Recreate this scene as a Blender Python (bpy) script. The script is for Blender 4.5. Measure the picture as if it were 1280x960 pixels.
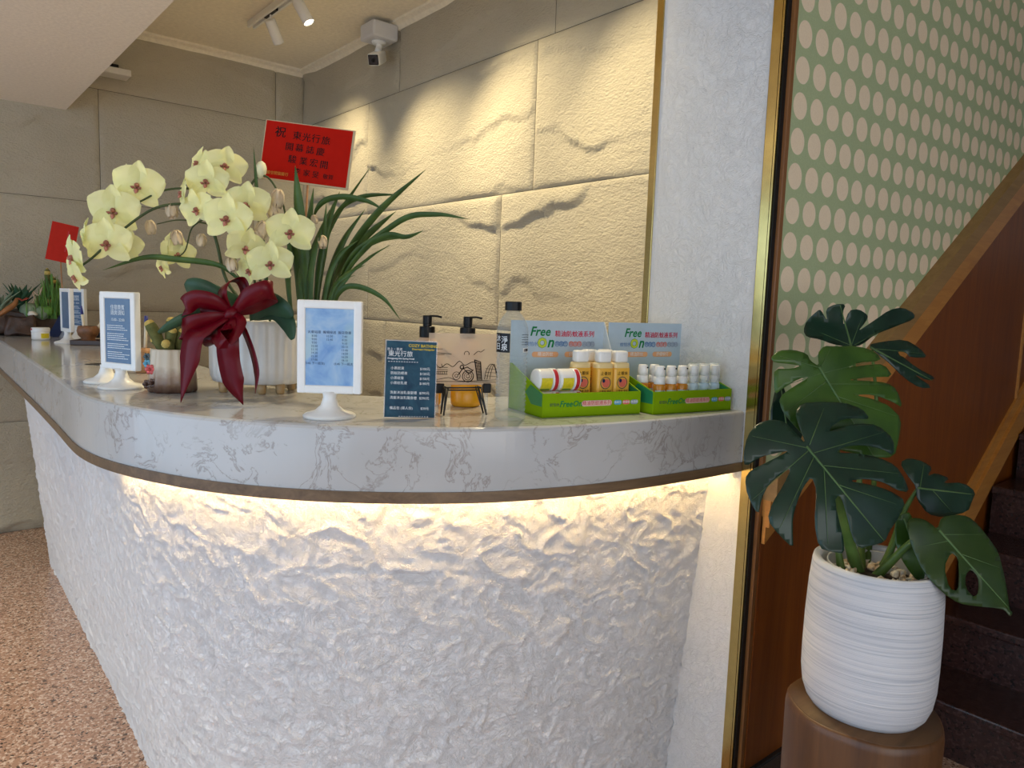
import bpy, bmesh, math, random
from mathutils import Vector, Matrix, noise as mn
from mathutils.geometry import delaunay_2d_cdt

random.seed(7)
SC = bpy.context.scene
COL = SC.collection
for o_ in list(bpy.data.objects):
    bpy.data.objects.remove(o_)

# ------------------------------------------------------------------ camera
F_PX, CX, CY = 920.834, 640.0, 480.0
AX = Vector((0.76895, 0.04295, -0.63785))      # world X, Y, Z axes seen in camera space
AY = Vector((-0.63847, 0.10517, -0.76256)).normalized()
AX = (AX - AY * AX.dot(AY)).normalized()
AZ = AX.cross(AY)
ROT = Matrix((AX, AY, AZ))                     # camera space -> world
CAM = Vector((0.0, 0.0, 1.34))
cam_data = bpy.data.cameras.new('camera')
cam = bpy.data.objects.new('camera', cam_data)
COL.objects.link(cam)
cam_data.sensor_fit = 'HORIZONTAL'
cam_data.sensor_width = 36.0
cam_data.lens = 36.0 * F_PX / 1280.0
cam_data.clip_start = 0.02
cam.matrix_world = Matrix.Translation(CAM) @ ROT.to_4x4()
SC.camera = cam

# ------------------------------------------------------------------ colour management, world, daylight
vs = SC.view_settings
vs.view_transform = 'Standard'
vs.look = 'None'
vs.gamma = 1.0
vs.use_curve_mapping = False
vs.exposure = 0.72
W = bpy.data.worlds.new('world')
SC.world = W
W.use_nodes = True
W.node_tree.nodes['Background'].inputs[0].default_value = (0.60, 0.74, 1.0, 1)
W.node_tree.nodes['Background'].inputs[1].default_value = 0.6


def area(name, loc, target, sx, sy, power, col):
    d = bpy.data.lights.new(name, 'AREA')
    d.shape = 'RECTANGLE'
    d.size, d.size_y, d.energy, d.color = sx, sy, power, col
    o = bpy.data.objects.new(name, d)
    COL.objects.link(o)
    o.location = loc
    o.rotation_euler = (Vector(target) - Vector(loc)).to_track_quat('-Z', 'Y').to_euler()
    return o


# daylight coming in through the glass shopfront on the left and the one behind the camera
area('daylight_side', (-2.55, 1.2, 1.25), (0.5, 1.2, 1.05), 5.4, 2.0, 29, (0.50, 0.76, 1.0))
area('daylight_front', (-0.6, -2.75, 1.25), (-0.4, 1.2, 1.1), 3.2, 2.0, 26, (1.0, 0.97, 0.90))

# ------------------------------------------------------------------ helpers
COUNTER = 1.10


def ray(px, py):
    return ROT @ Vector((px - CX, -(py - CY), -F_PX))


def on(px, py, z=COUNTER):
    d = ray(px, py)
    return CAM + d * ((z - CAM.z) / d.z)


def at(px, py, depth):
    return CAM + ray(px, py) * (depth / F_PX)


def new_mesh(name, verts, faces):
    me = bpy.data.meshes.new(name)
    me.from_pydata([tuple(v) for v in verts], [], faces)
    me.update()
    return me


def link(name, me, mat=None, parent=None, smooth=False, loc=(0, 0, 0), rot=(0, 0, 0)):
    o = bpy.data.objects.new(name, me)
    COL.objects.link(o)
    if mat is not None and len(me.materials) == 0:
        me.materials.append(mat)
    if smooth:
        me.polygons.foreach_set('use_smooth', [True] * len(me.polygons))
    o.location = loc
    o.rotation_euler = rot
    if parent is not None:
        o.parent = parent
    return o


def mk(name, vf, mat, parent=None, smooth=False, loc=(0, 0, 0), rot=(0, 0, 0)):
    return link(name, new_mesh(name, vf[0], vf[1]), mat, parent, smooth, loc, rot)


def tag(o, label, cat, group=None):
    o['label'] = label
    o['category'] = cat
    if group:
        o['group'] = group
    return o


def struct(o, label=None):
    o['kind'] = 'structure'
    if label:
        o['label'] = label
    return o


def thing(name, label, cat, loc=(0, 0, 0), rz=0.0, group=None):
    o = bpy.data.objects.new(name, None)
    COL.objects.link(o)
    o.empty_display_size = 0.02
    o.location = loc
    o.rotation_euler = (0, 0, rz)
    return tag(o, label, cat, group)


def copy_tree(o, parent=None):
    c = o.copy()
    COL.objects.link(c)
    c.parent = parent
    for ch in list(o.children):
        copy_tree(ch, c)
    return c


def join(*vfs):
    V, Fc = [], []
    for v, f in vfs:
        n = len(V)
        V += [tuple(p) for p in v]
        Fc += [tuple(i + n for i in q) for q in f]
    return V, Fc


def xf(vf, loc=(0, 0, 0), rot=(0, 0, 0), sc=(1, 1, 1)):
    from mathutils import Euler
    M = Matrix.Translation(loc) @ Euler(rot).to_matrix().to_4x4() @ Matrix.Diagonal((*sc, 1))
    return [tuple(M @ Vector(v)) for v in vf[0]], vf[1]


def box(x0, x1, y0, y1, z0, z1, bev=0.0, seg=2):
    v = [(x, y, z) for z in (z0, z1) for y in (y0, y1) for x in (x0, x1)]
    f = [(0, 2, 3, 1), (4, 5, 7, 6), (0, 1, 5, 4), (2, 6, 7, 3), (0, 4, 6, 2), (1, 3, 7, 5)]
    if bev <= 0:
        return v, f
    bm = bmesh.new()
    vv = [bm.verts.new(p) for p in v]
    for q in f:
        bm.faces.new([vv[i] for i in q])
    bmesh.ops.bevel(bm, geom=bm.edges[:], offset=bev, segments=seg, affect='EDGES', profile=0.5)
    bm.verts.index_update()
    V = [tuple(p.co) for p in bm.verts]
    Fc = [tuple(p.index for p in q.verts) for q in bm.faces]
    bm.free()
    return V, Fc


def lathe(prof, n=32, cap=True, flute=None):
    """prof: list of (r, z); flute: f(angle, r, z)->r"""
    V, Fc = [], []
    for r, z in prof:
        for k in range(n):
            a = 2 * math.pi * k / n
            rr = flute(a, r, z) if flute else r
            V.append((rr * math.cos(a), rr * math.sin(a), z))
    m = len(prof)
    for i in range(m - 1):
        for k in range(n):
            a, b = i * n + k, i * n + (k + 1) % n
            Fc.append((a, b, b + n, a + n))
    if cap:
        Fc.append(tuple(range(n - 1, -1, -1)))
        Fc.append(tuple((m - 1) * n + k for k in range(n)))
    return V, Fc


def smooth_path(pts, n):
    """Catmull-Rom through pts, n samples per span"""
    P = [Vector(p) for p in pts]
    P = [P[0] * 2 - P[1]] + P + [P[-1] * 2 - P[-2]]
    out = []
    for i in range(1, len(P) - 2):
        for k in range(n):
            t = k / n
            a, b, c, d = P[i - 1], P[i], P[i + 1], P[i + 2]
            out.append(0.5 * ((2 * b) + (c - a) * t + (2 * a - 5 * b + 4 * c - d) * t * t + (3 * b - a - 3 * c + d) * t ** 3))
    out.append(P[-2].copy())
    return out


def tube(path, r, n=8, r_fn=None):
    P = [Vector(p) for p in path]
    V, Fc = [], []
    t = (P[1] - P[0]).normalized()
    u = t.orthogonal().normalized()
    for i, p in enumerate(P):
        a = P[max(i - 1, 0)]
        b = P[min(i + 1, len(P) - 1)]
        t = (b - a).normalized()
        u = (u - t * u.dot(t)).normalized()
        w = t.cross(u)
        rr = r_fn(i / (len(P) - 1)) * r if r_fn else r
        for k in range(n):
            q = 2 * math.pi * k / n
            V.append(p + (u * math.cos(q) + w * math.sin(q)) * rr)
    for i in range(len(P) - 1):
        for k in range(n):
            a, b = i * n + k, i * n + (k + 1) % n
            Fc.append((a, b, b + n, a + n))
    Fc.append(tuple(range(n - 1, -1, -1)))
    Fc.append(tuple((len(P) - 1) * n + k for k in range(n)))
    return V, Fc


def ribbon(path, side_fn, width_fn, thick=0.0006, bend=0.0):
    """flat strip with real thickness following path; side_fn(t)->unit vector across"""
    P = [Vector(p) for p in path]
    m = len(P)
    V, Fc = [], []
    for i, p in enumerate(P):
        t = i / (m - 1)
        tan = (P[min(i + 1, m - 1)] - P[max(i - 1, 0)]).normalized()
        s = side_fn(t)
        s = (s - tan * s.dot(tan)).normalized()
        nrm = tan.cross(s)
        w = width_fn(t) * 0.5
        for sg in (1, -1):
            for k, e in enumerate((-1, 0, 1)):
                V.append(p + s * (w * e) + nrm * (sg * thick * 0.5 - (bend * w if e == 0 else 0)))
    for i in range(m - 1):
        a, b = i * 6, i * 6 + 6
        for k in range(2):
            Fc.append((a + k, a + k + 1, b + k + 1, b + k))
            Fc.append((a + 3 + k, b + 3 + k, b + 4 + k, a + 4 + k))
        Fc.append((a, b, b + 3, a + 3))
        Fc.append((a + 2, a + 5, b + 5, b + 2))
    e = (m - 1) * 6
    Fc += [(0, 3, 4, 1), (1, 4, 5, 2), (e, e + 1, e + 4, e + 3), (e + 1, e + 2, e + 5, e + 4)]
    return V, Fc


def poly_prism(pts, y0, y1):
    """polygon in xz extruded along y"""
    n = len(pts)
    V = [(x, y0, z) for x, z in pts] + [(x, y1, z) for x, z in pts]
    Fc = [tuple(range(n)), tuple(range(2 * n - 1, n - 1, -1))]
    for i in range(n):
        j = (i + 1) % n
        Fc.append((j, i, i + n, j + n))
    return V, Fc


# ------------------------------------------------------------------ materials
def mat_base(name):
    m = bpy.data.materials.new(name)
    m.use_nodes = True
    nt = m.node_tree
    return m, nt, nt.nodes['Principled BSDF']


def nd(nt, t, ins=None, **kw):
    n = nt.nodes.new(t)
    for k, v in kw.items():
        setattr(n, k, v)
    for k, v in (ins or {}).items():
        if hasattr(v, 'is_linked') or isinstance(v, bpy.types.NodeSocket):
            nt.links.new(v, n.inputs[k])
        else:
            n.inputs[k].default_value = v
    return n


def ramp(nt, fac, stops):
    n = nt.nodes.new('ShaderNodeValToRGB')
    nt.links.new(fac, n.inputs[0])
    el = n.color_ramp.elements
    while len(el) < len(stops):
        el.new(0.5)
    for e, (p, c) in zip(el, stops):
        e.position = p
        e.color = (*c, 1) if len(c) == 3 else c
    return n.outputs[0]


def mixc(nt, fac, a, b):
    n = nt.nodes.new('ShaderNodeMix')
    n.data_type = 'RGBA'
    for s, v in ((n.inputs[0], fac), (n.inputs[6], a), (n.inputs[7], b)):
        if isinstance(v, bpy.types.NodeSocket):
            nt.links.new(v, s)
        elif isinstance(v, (int, float)):
            s.default_value = v
        else:
            s.default_value = (*v, 1)
    return n.outputs[2]


def math_n(nt, op, a, b=0.0, c=None):
    n = nt.nodes.new('ShaderNodeMath')
    n.operation = op
    for i, v in enumerate((a, b) if c is None else (a, b, c)):
        if isinstance(v, bpy.types.NodeSocket):
            nt.links.new(v, n.inputs[i])
        else:
            n.inputs[i].default_value = v
    return n.outputs[0]


def coords(nt, scale=(1, 1, 1), kind='Object', rot=(0, 0, 0)):
    tc = nt.nodes.new('ShaderNodeTexCoord')
    mp = nt.nodes.new('ShaderNodeMapping')
    nt.links.new(tc.outputs[kind], mp.inputs[0])
    mp.inputs['Scale'].default_value = scale
    mp.inputs['Rotation'].default_value = rot
    return mp.outputs[0]


def tnoise(nt, vec, scale, detail=4.0, rough=0.55, dist=0.0):
    return nd(nt, 'ShaderNodeTexNoise', {'Vector': vec, 'Scale': scale, 'Detail': detail, 'Roughness': rough, 'Distortion': dist}).outputs[0]


def bump(nt, b, h, strength, dist):
    n = nd(nt, 'ShaderNodeBump', {'Height': h, 'Strength': strength, 'Distance': dist})
    nt.links.new(n.outputs[0], b.inputs['Normal'])


def simple(name, col, rough=0.5, metal=0.0, var=0.06, scale=40.0, spec=0.5, coat=0.0, trans=0.0, alpha=1.0, bmp=0.0, sheen=0.0):
    m, nt, b = mat_base(name)
    v = coords(nt)
    n = tnoise(nt, v, scale, 3)
    lo = tuple(c * (1 - var) for c in col)
    hi = tuple(min(1, c * (1 + var)) for c in col)
    nt.links.new(ramp(nt, n, [(0.3, lo), (0.7, hi)]), b.inputs['Base Color'])
    b.inputs['Roughness'].default_value = rough
    b.inputs['Metallic'].default_value = metal
    b.inputs['Specular IOR Level'].default_value = spec
    b.inputs['Coat Weight'].default_value = coat
    b.inputs['Transmission Weight'].default_value = trans
    b.inputs['Alpha'].default_value = alpha
    b.inputs['Sheen Weight'].default_value = sheen
    if bmp:
        bump(nt, b, n, 0.5, bmp)
    return m


def glow(name, col, strength):
    m, nt, b = mat_base(name)
    b.inputs['Base Color'].default_value = (*col, 1)
    b.inputs['Emission Color'].default_value = (*col, 1)
    b.inputs['Emission Strength'].default_value = strength
    return m


def m_stone():
    m, nt, b = mat_base('stone_panel_grey')
    v = coords(nt)
    big = tnoise(nt, v, 1.6, 4)
    c = ramp(nt, big, [(0.3, (0.41, 0.37, 0.285)), (0.7, (0.52, 0.47, 0.365))])
    nt.links.new(c, b.inputs['Base Color'])
    b.inputs['Roughness'].default_value = 0.85
    v2 = coords(nt, (1, 1, 1.7))
    f = tnoise(nt, v2, 75, 5, 0.6)
    g = tnoise(nt, v2, 22, 4, 0.5)
    bump(nt, b, math_n(nt, 'ADD', f, math_n(nt, 'MULTIPLY', g, 0.7)), 0.9, 0.010)
    return m


def m_plaster(name, col, amp, sc):
    m, nt, b = mat_base(name)
    v = coords(nt)
    b.inputs['Base Color'].default_value = (*col, 1)
    b.inputs['Roughness'].default_value = 0.8
    b.inputs['Specular IOR Level'].default_value = 0.25
    w = nd(nt, 'ShaderNodeTexNoise', {'Vector': v, 'Scale': sc * 0.35, 'Detail': 3.0})
    vv = nd(nt, 'ShaderNodeVectorMath', {0: v, 1: w.outputs['Color']}, operation='ADD').outputs[0]
    a = tnoise(nt, vv, sc, 6, 0.62, 0.8)
    r = math_n(nt, 'ABSOLUTE', math_n(nt, 'SUBTRACT', a, 0.5))
    f = tnoise(nt, v, sc * 5, 3)
    h = math_n(nt, 'ADD', math_n(nt, 'MULTIPLY', r, -2.0), math_n(nt, 'MULTIPLY', f, 0.35))
    bump(nt, b, h, 0.9, amp)
    return m


def m_marble():
    m, nt, b = mat_base('white_veined_stone')
    v = coords(nt)
    w = nd(nt, 'ShaderNodeTexNoise', {'Vector': v, 'Scale': 7.0, 'Detail': 3.0})
    wv = nd(nt, 'ShaderNodeVectorMath', {0: w.outputs['Color'], 1: (0.16, 0.16, 0.16)}, operation='MULTIPLY').outputs[0]
    vv = nd(nt, 'ShaderNodeVectorMath', {0: v, 1: wv}, operation='ADD').outputs[0]
    a = tnoise(nt, vv, 9, 8, 0.62, 0.4)
    line = math_n(nt, 'ABSOLUTE', math_n(nt, 'SUBTRACT', a, 0.5))
    ln = ramp(nt, line, [(0.0, (1, 1, 1)), (0.018, (0, 0, 0))])
    patch = ramp(nt, tnoise(nt, v, 5.0, 3), [(0.37, (0, 0, 0)), (0.52, (1, 1, 1))])
    k = math_n(nt, 'MULTIPLY', ln, patch)
    k = math_n(nt, 'MULTIPLY', k, 0.9)
    cloud = ramp(nt, tnoise(nt, v, 3, 3), [(0.3, (0.46, 0.46, 0.455)), (0.7, (0.52, 0.52, 0.52))])
    nt.links.new(mixc(nt, k, cloud, (0.30, 0.27, 0.25)), b.inputs['Base Color'])
    b.inputs['Roughness'].default_value = 0.12
    b.inputs['Specular IOR Level'].default_value = 0.6
    return m


def m_granite(name, c1, c2, c3, sc, rough):
    m, nt, b = mat_base(name)
    v = coords(nt)
    vo = nd(nt, 'ShaderNodeTexVoronoi', {'Vector': v, 'Scale': sc, 'Randomness': 1.0})
    hue = nd(nt, 'ShaderNodeSeparateColor', {0: vo.outputs['Color']}).outputs[0]
    n = tnoise(nt, v, sc * 0.8, 5, 0.7, 1.0)
    k = math_n(nt, 'ADD', math_n(nt, 'MULTIPLY', hue, 0.5), math_n(nt, 'MULTIPLY', n, 0.6))
    nt.links.new(ramp(nt, k, [(0.28, c1), (0.42, c2), (0.62, c2), (0.78, c3)]), b.inputs['Base Color'])
    b.inputs['Roughness'].default_value = rough
    return m


def m_wood(name, c1, c2, axis='Z', rough=0.4, sc=1.0, rot=(0, 0, 0)):
    m, nt, b = mat_base(name)
    s = {'Z': (14, 14, 0.7), 'X': (0.7, 14, 14), 'Y': (14, 0.7, 14)}[axis]
    v = coords(nt, tuple(q * sc for q in s), rot=rot)
    a = tnoise(nt, v, 2.2, 5, 0.6, 1.2)
    f = tnoise(nt, v, 12, 3, 0.6)
    k = math_n(nt, 'ADD', math_n(nt, 'MULTIPLY', a, 0.75), math_n(nt, 'MULTIPLY', f, 0.25))
    nt.links.new(ramp(nt, k, [(0.32, c1), (0.68, c2)]), b.inputs['Base Color'])
    b.inputs['Roughness'].default_value = rough
    bump(nt, b, f, 0.15, 0.001)
    return m


DOT_X, DOT_Z, DOT_SX, DOT_SZ = 1.651, 1.824, 0.0778, 0.0805


def m_wallpaper():
    m, nt, b = mat_base('green_dotted_wallpaper')
    v = coords(nt)
    sp = nd(nt, 'ShaderNodeSeparateXYZ', {0: v})
    px = math_n(nt, 'PINGPONG', math_n(nt, 'SUBTRACT', sp.outputs[0], DOT_X - DOT_SX * 40), DOT_SX / 2)
    pz = math_n(nt, 'PINGPONG', math_n(nt, 'SUBTRACT', sp.outputs[2], DOT_Z - DOT_SZ * 40), DOT_SZ / 2)
    qx = math_n(nt, 'POWER', math_n(nt, 'DIVIDE', px, 0.0312), 2.0)
    qz = math_n(nt, 'POWER', math_n(nt, 'DIVIDE', pz, 0.0312), 2.0)
    d = math_n(nt, 'ADD', qx, qz)
    k = ramp(nt, d, [(0.93, (1, 1, 1)), (1.0, (0, 0, 0))])
    g = tnoise(nt, v, 260, 3, 0.7)
    green = ramp(nt, g, [(0.3, (0.39, 0.465, 0.26)), (0.7, (0.45, 0.53, 0.30))])
    pink = ramp(nt, g, [(0.3, (0.85, 0.69, 0.49)), (0.7, (0.92, 0.77, 0.56))])
    nt.links.new(mixc(nt, k, green, pink), b.inputs['Base Color'])
    b.inputs['Roughness'].default_value = 0.65
    bump(nt, b, g, 0.2, 0.001)
    return m


def m_leaf(name, c1, c2, rough, coat=0.0, sc=18):
    m, nt, b = mat_base(name)
    v = coords(nt)
    n = tnoise(nt, v, sc, 3)
    nt.links.new(ramp(nt, n, [(0.3, c1), (0.7, c2)]), b.inputs['Base Color'])
    b.inputs['Roughness'].default_value = rough
    b.inputs['Coat Weight'].default_value = coat
    b.inputs['Coat Roughness'].default_value = 0.3
    b.inputs['Specular IOR Level'].default_value = 0.3
    return m


def m_petal():
    m, nt, b = mat_base('orchid_petal_yellow')
    v = coords(nt)
    n = tnoise(nt, v, 25, 3)
    c = ramp(nt, n, [(0.3, (0.82, 0.80, 0.36)), (0.7, (0.90, 0.89, 0.55))])
    nt.links.new(c, b.inputs['Base Color'])
    b.inputs['Roughness'].default_value = 0.6
    tr = nd(nt, 'ShaderNodeBsdfTranslucent', {'Color': (0.90, 0.92, 0.45, 1)})
    mx = nd(nt, 'ShaderNodeMixShader', {0: 0.3, 1: b.outputs[0], 2: tr.outputs[0]})
    nt.links.new(mx.outputs[0], nt.nodes['Material Output'].inputs[0])
    return m


def m_clear(name, tint=(1, 1, 1), opac=0.12, rough=0.05, base=(0.9, 0.95, 1.0)):
    """thin clear plastic: mostly see-through with a glossy skin"""
    m, nt, b = mat_base(name)
    n = tnoise(nt, coords(nt), 60, 3)
    b.inputs['Base Color'].default_value = (*base, 1)
    b.inputs['Roughness'].default_value = rough
    tr = nd(nt, 'ShaderNodeBsdfTransparent', {'Color': (*tint, 1)})
    lw = nd(nt, 'ShaderNodeLayerWeight', {'Blend': 0.35})
    k = math_n(nt, 'ADD', math_n(nt, 'MULTIPLY', lw.outputs['Facing'], 0.4), opac)
    k = math_n(nt, 'ADD', k, math_n(nt, 'MULTIPLY', n, 0.02))
    mx = nd(nt, 'ShaderNodeMixShader', {0: k, 1: tr.outputs[0], 2: b.outputs[0]})
    nt.links.new(mx.outputs[0], nt.nodes['Material Output'].inputs[0])
    return m


def m_sky_print():
    m, nt, b = mat_base('watercolour_print')
    v = coords(nt)
    n = tnoise(nt, v, 16, 4, 0.6, 0.5)
    n2 = tnoise(nt, v, 9, 2)
    c = ramp(nt, n, [(0.3, (0.13, 0.28, 0.58)), (0.5, (0.25, 0.42, 0.66)), (0.7, (0.42, 0.56, 0.68))])
    g = mixc(nt, ramp(nt, n2, [(0.52, (0, 0, 0)), (0.68, (1, 1, 1))]), c, (0.36, 0.54, 0.46))
    nt.links.new(g, b.inputs['Base Color'])
    b.inputs['Roughness'].default_value = 0.25
    return m


def m_card_blue():
    m, nt, b = mat_base('price_card_blue')
    v = coords(nt)
    n = tnoise(nt, v, 22, 4, 0.6, 1.0)
    nt.links.new(ramp(nt, n, [(0.35, (0.012, 0.045, 0.085)), (0.70, (0.028, 0.100, 0.150))]), b.inputs['Base Color'])
    b.inputs['Roughness'].default_value = 0.4
    b.inputs['Specular IOR Level'].default_value = 0.12
    return m


def m_pot_white():
    m, nt, b = mat_base('white_ribbed_ceramic')
    v = coords(nt, (1, 1, 1))
    s = nd(nt, 'ShaderNodeTexNoise', {'Vector': coords(nt, (1.0, 1.0, 110)), 'Scale': 2.6, 'Detail': 4.0, 'Roughness': 0.65})
    nt.links.new(ramp(nt, s.outputs[0], [(0.32, (0.36, 0.39, 0.44)), (0.5, (0.56, 0.57, 0.60)), (0.7, (0.64, 0.64, 0.65))]), b.inputs['Base Color'])
    b.inputs['Roughness'].default_value = 0.45
    bump(nt, b, s.outputs[0], 0.5, 0.004)
    return m


def m_cactus_pot():
    m, nt, b = mat_base('glazed_cream_brown')
    sp = nd(nt, 'ShaderNodeSeparateXYZ', {0: coords(nt)})
    n = tnoise(nt, coords(nt), 40, 3)
    z = math_n(nt, 'ADD', sp.outputs[2], math_n(nt, 'MULTIPLY', n, 0.03))
    nt.links.new(ramp(nt, math_n(nt, 'MULTIPLY', z, 8.0), [(0.14, (0.075, 0.035, 0.024)), (0.42, (0.30, 0.19, 0.12)), (0.62, (0.60, 0.50, 0.37))]), b.inputs['Base Color'])
    b.inputs['Roughness'].default_value = 0.25
    return m


M = {}
M['stone'] = m_stone()
M['backing'] = simple('joint_dark', (0.10, 0.09, 0.08), 0.9)
M['base_plaster'] = m_plaster('rough_white_plaster', (0.85, 0.85, 0.86), 0.006, 26)
M['pillar_plaster'] = m_plaster('white_wall_plaster', (0.76, 0.76, 0.76), 0.0036, 24)
M['ceiling'] = simple('ceiling_paint', (0.88, 0.81, 0.66), 0.8, bmp=0.004, scale=45)
M['soffit'] = simple('soffit_paint', (0.90, 0.82, 0.70), 0.75, bmp=0.002, scale=70)
M['marble'] = m_marble()
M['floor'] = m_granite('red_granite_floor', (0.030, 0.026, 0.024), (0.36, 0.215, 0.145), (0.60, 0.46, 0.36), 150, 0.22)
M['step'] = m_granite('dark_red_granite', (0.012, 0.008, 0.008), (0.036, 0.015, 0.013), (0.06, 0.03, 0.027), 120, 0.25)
M['gold'] = simple('polished_gold', (0.62, 0.46, 0.17), 0.16, 1.0, 0.05)
M['bronze_wood'] = m_wood('dark_bronze_wood', (0.10, 0.060, 0.030), (0.20, 0.125, 0.065), 'X', 0.4)
M['wood_orange'] = m_wood('orange_wood', (0.42, 0.165, 0.030), (0.58, 0.26, 0.055), 'X', 0.35, rot=(0, 0.559, 0))
M['wood_strip'] = m_wood('orange_wood_upright', (0.17, 0.068, 0.018), (0.27, 0.115, 0.034), 'Z', 0.35)
M['wood_panel'] = m_wood('brown_wood_panel', (0.15, 0.035, 0.003), (0.26, 0.070, 0.006), 'Z', 0.38)
M['wood_cap'] = m_wood('dull_wood_cap', (0.26, 0.145, 0.045), (0.37, 0.215, 0.075), 'X', 0.5, rot=(0, 0.559, 0))
M['wallpaper'] = m_wallpaper()
M['skirting'] = simple('dark_skirting', (0.022, 0.020, 0.020), 0.25)
M['white_plastic'] = simple('white_plastic', (0.82, 0.82, 0.80), 0.32, var=0.02)
M['cam_grey'] = simple('grey_white_plastic', (0.66, 0.66, 0.68), 0.4, var=0.02)
M['black'] = simple('black_plastic', (0.008, 0.008, 0.009), 0.35, spec=0.25)
M['black_gloss'] = simple('black_glass', (0.01, 0.01, 0.012), 0.08)
M['black_wire'] = simple('black_wire', (0.012, 0.012, 0.012), 0.45)
M['led'] = glow('warm_led', (1.0, 0.67, 0.27), 30.0)
M['lamp_face'] = glow('lit_lamp_face', (1.0, 0.86, 0.62), 30.0)
M['red_card'] = simple('red_card', (0.42, 0.009, 0.003), 0.7, var=0.04, spec=0.08)
M['red_paper'] = simple('red_paper', (0.48, 0.024, 0.014), 0.6, spec=0.1, var=0.05)
M['card_edge'] = simple('beige_card_edge', (0.52, 0.40, 0.24), 0.55)
M['ink'] = simple('black_ink', (0.012, 0.010, 0.010), 0.5, spec=0.05)
M['ink_soft'] = simple('blue_grey_ink', (0.045, 0.085, 0.16), 0.6, spec=0.05)
M['gold_ink'] = simple('gold_ink', (0.55, 0.30, 0.06), 0.5, spec=0.05)
M['white_ink'] = simple('white_ink', (0.80, 0.84, 0.86), 0.5, var=0.02)
M['yellow_ink'] = simple('yellow_ink', (0.62, 0.48, 0.05), 0.5, spec=0.05)
M['print_sky'] = m_sky_print()
M['print_slate'] = simple('slate_blue_print', (0.085, 0.155, 0.265), 0.25, var=0.08, scale=30)
M['price_blue'] = m_card_blue()
M['acrylic'] = m_clear('clear_acrylic', (0.97, 0.98, 1.0), 0.12, 0.05)
M['frosted'] = m_clear('frosted_print_sheet', (0.97, 0.90, 0.80), 0.30, 0.3, (0.88, 0.74, 0.58))
M['pet'] = m_clear('clear_bottle', (0.95, 0.975, 0.98), 0.09, 0.04, (0.50, 0.55, 0.57))
M['water'] = m_clear('clear_water', (0.95, 0.98, 0.985), 0.03, 0.02)
M['bottle_beige'] = m_clear('frosted_bottle', (0.95, 0.86, 0.78), 0.45, 0.3, (0.82, 0.66, 0.52))
M['orange_liquid'] = simple('orange_liquid', (0.86, 0.40, 0.020), 0.25)
M['petal'] = m_petal()
M['petal_dry'] = simple('withered_petal', (0.62, 0.50, 0.34), 0.8, var=0.15)
M['lip'] = simple('orchid_lip', (0.40, 0.15, 0.10), 0.5, var=0.5, scale=160)
M['bud'] = simple('pale_bud', (0.80, 0.78, 0.50), 0.6)
M['stem'] = m_leaf('orchid_stem', (0.035, 0.060, 0.020), (0.075, 0.100, 0.035), 0.5)
M['grass'] = m_leaf('strap_leaf_green', (0.030, 0.070, 0.016), (0.075, 0.140, 0.032), 0.42)
M['orchid_leaf'] = m_leaf('orchid_leaf_green', (0.022, 0.065, 0.035), (0.045, 0.105, 0.055), 0.38)
M['monstera_dark'] = m_leaf('monstera_dark_green', (0.006, 0.022, 0.014), (0.012, 0.036, 0.020), 0.28, 0.12)
M['monstera_mid'] = m_leaf('monstera_mid_green', (0.022, 0.062, 0.008), (0.046, 0.105, 0.014), 0.32, 0.12)
M['monstera_olive'] = m_leaf('monstera_olive_green', (0.013, 0.034, 0.007), (0.028, 0.056, 0.012), 0.32, 0.12)
M['vein'] = m_leaf('leaf_vein', (0.060, 0.120, 0.040), (0.10, 0.17, 0.06), 0.45)
M['petiole'] = m_leaf('petiole_green', (0.045, 0.095, 0.018), (0.095, 0.160, 0.035), 0.4)
M['ribbon'] = simple('crimson_satin', (0.115, 0.0006, 0.006), 0.32, var=0.05, spec=0.22)
M['pot_cream'] = simple('cream_ceramic', (0.74, 0.72, 0.69), 0.28, var=0.03)
M['pot_foot'] = simple('brass_foot', (0.46, 0.30, 0.14), 0.35)
M['pot_white'] = m_pot_white()
M['inner_pot'] = simple('grey_plastic_pot', (0.55, 0.55, 0.56), 0.4)
M['soil'] = simple('dark_soil', (0.018, 0.012, 0.008), 0.95, var=0.4, scale=200, bmp=0.004)
M['pebble_a'] = simple('tan_pebble', (0.55, 0.42, 0.29), 0.7, var=0.2)
M['pebble_b'] = simple('white_pebble', (0.72, 0.67, 0.58), 0.65, var=0.1)
M['stump'] = m_wood('stump_side', (0.060, 0.022, 0.006), (0.13, 0.054, 0.016), 'Z', 0.4, 0.6)
M['stump_top'] = m_wood('stump_top', (0.055, 0.026, 0.010), (0.11, 0.054, 0.022), 'X', 0.45, 0.6)
M['cactus_pot'] = m_cactus_pot()
M['cactus'] = m_leaf('cactus_green', (0.075, 0.085, 0.022), (0.155, 0.150, 0.045), 0.8, sc=60)
M['cactus_tip'] = simple('golden_spine', (0.52, 0.38, 0.10), 0.85, var=0.2, scale=150)
M['pink_bead'] = simple('red_glaze', (0.62, 0.10, 0.10), 0.3)
M['blue_bead'] = simple('blue_glaze', (0.10, 0.36, 0.52), 0.3)
M['slate_bead'] = simple('dark_slate_glaze', (0.05, 0.09, 0.11), 0.3)
M['driftwood'] = simple('dark_driftwood', (0.055, 0.026, 0.015), 0.5, var=0.5, scale=30, bmp=0.01)
M['driftwood_tan'] = simple('tan_bark', (0.26, 0.105, 0.030), 0.6, var=0.3, scale=50)
M['succulent'] = m_leaf('succulent_green', (0.075, 0.19, 0.035), (0.17, 0.34, 0.06), 0.5)
M['succulent_dark'] = m_leaf('aloe_dark_green', (0.020, 0.070, 0.040), (0.045, 0.12, 0.06), 0.5)
M['succulent_grey'] = m_leaf('grey_green', (0.16, 0.23, 0.15), (0.27, 0.34, 0.23), 0.7)
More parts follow.
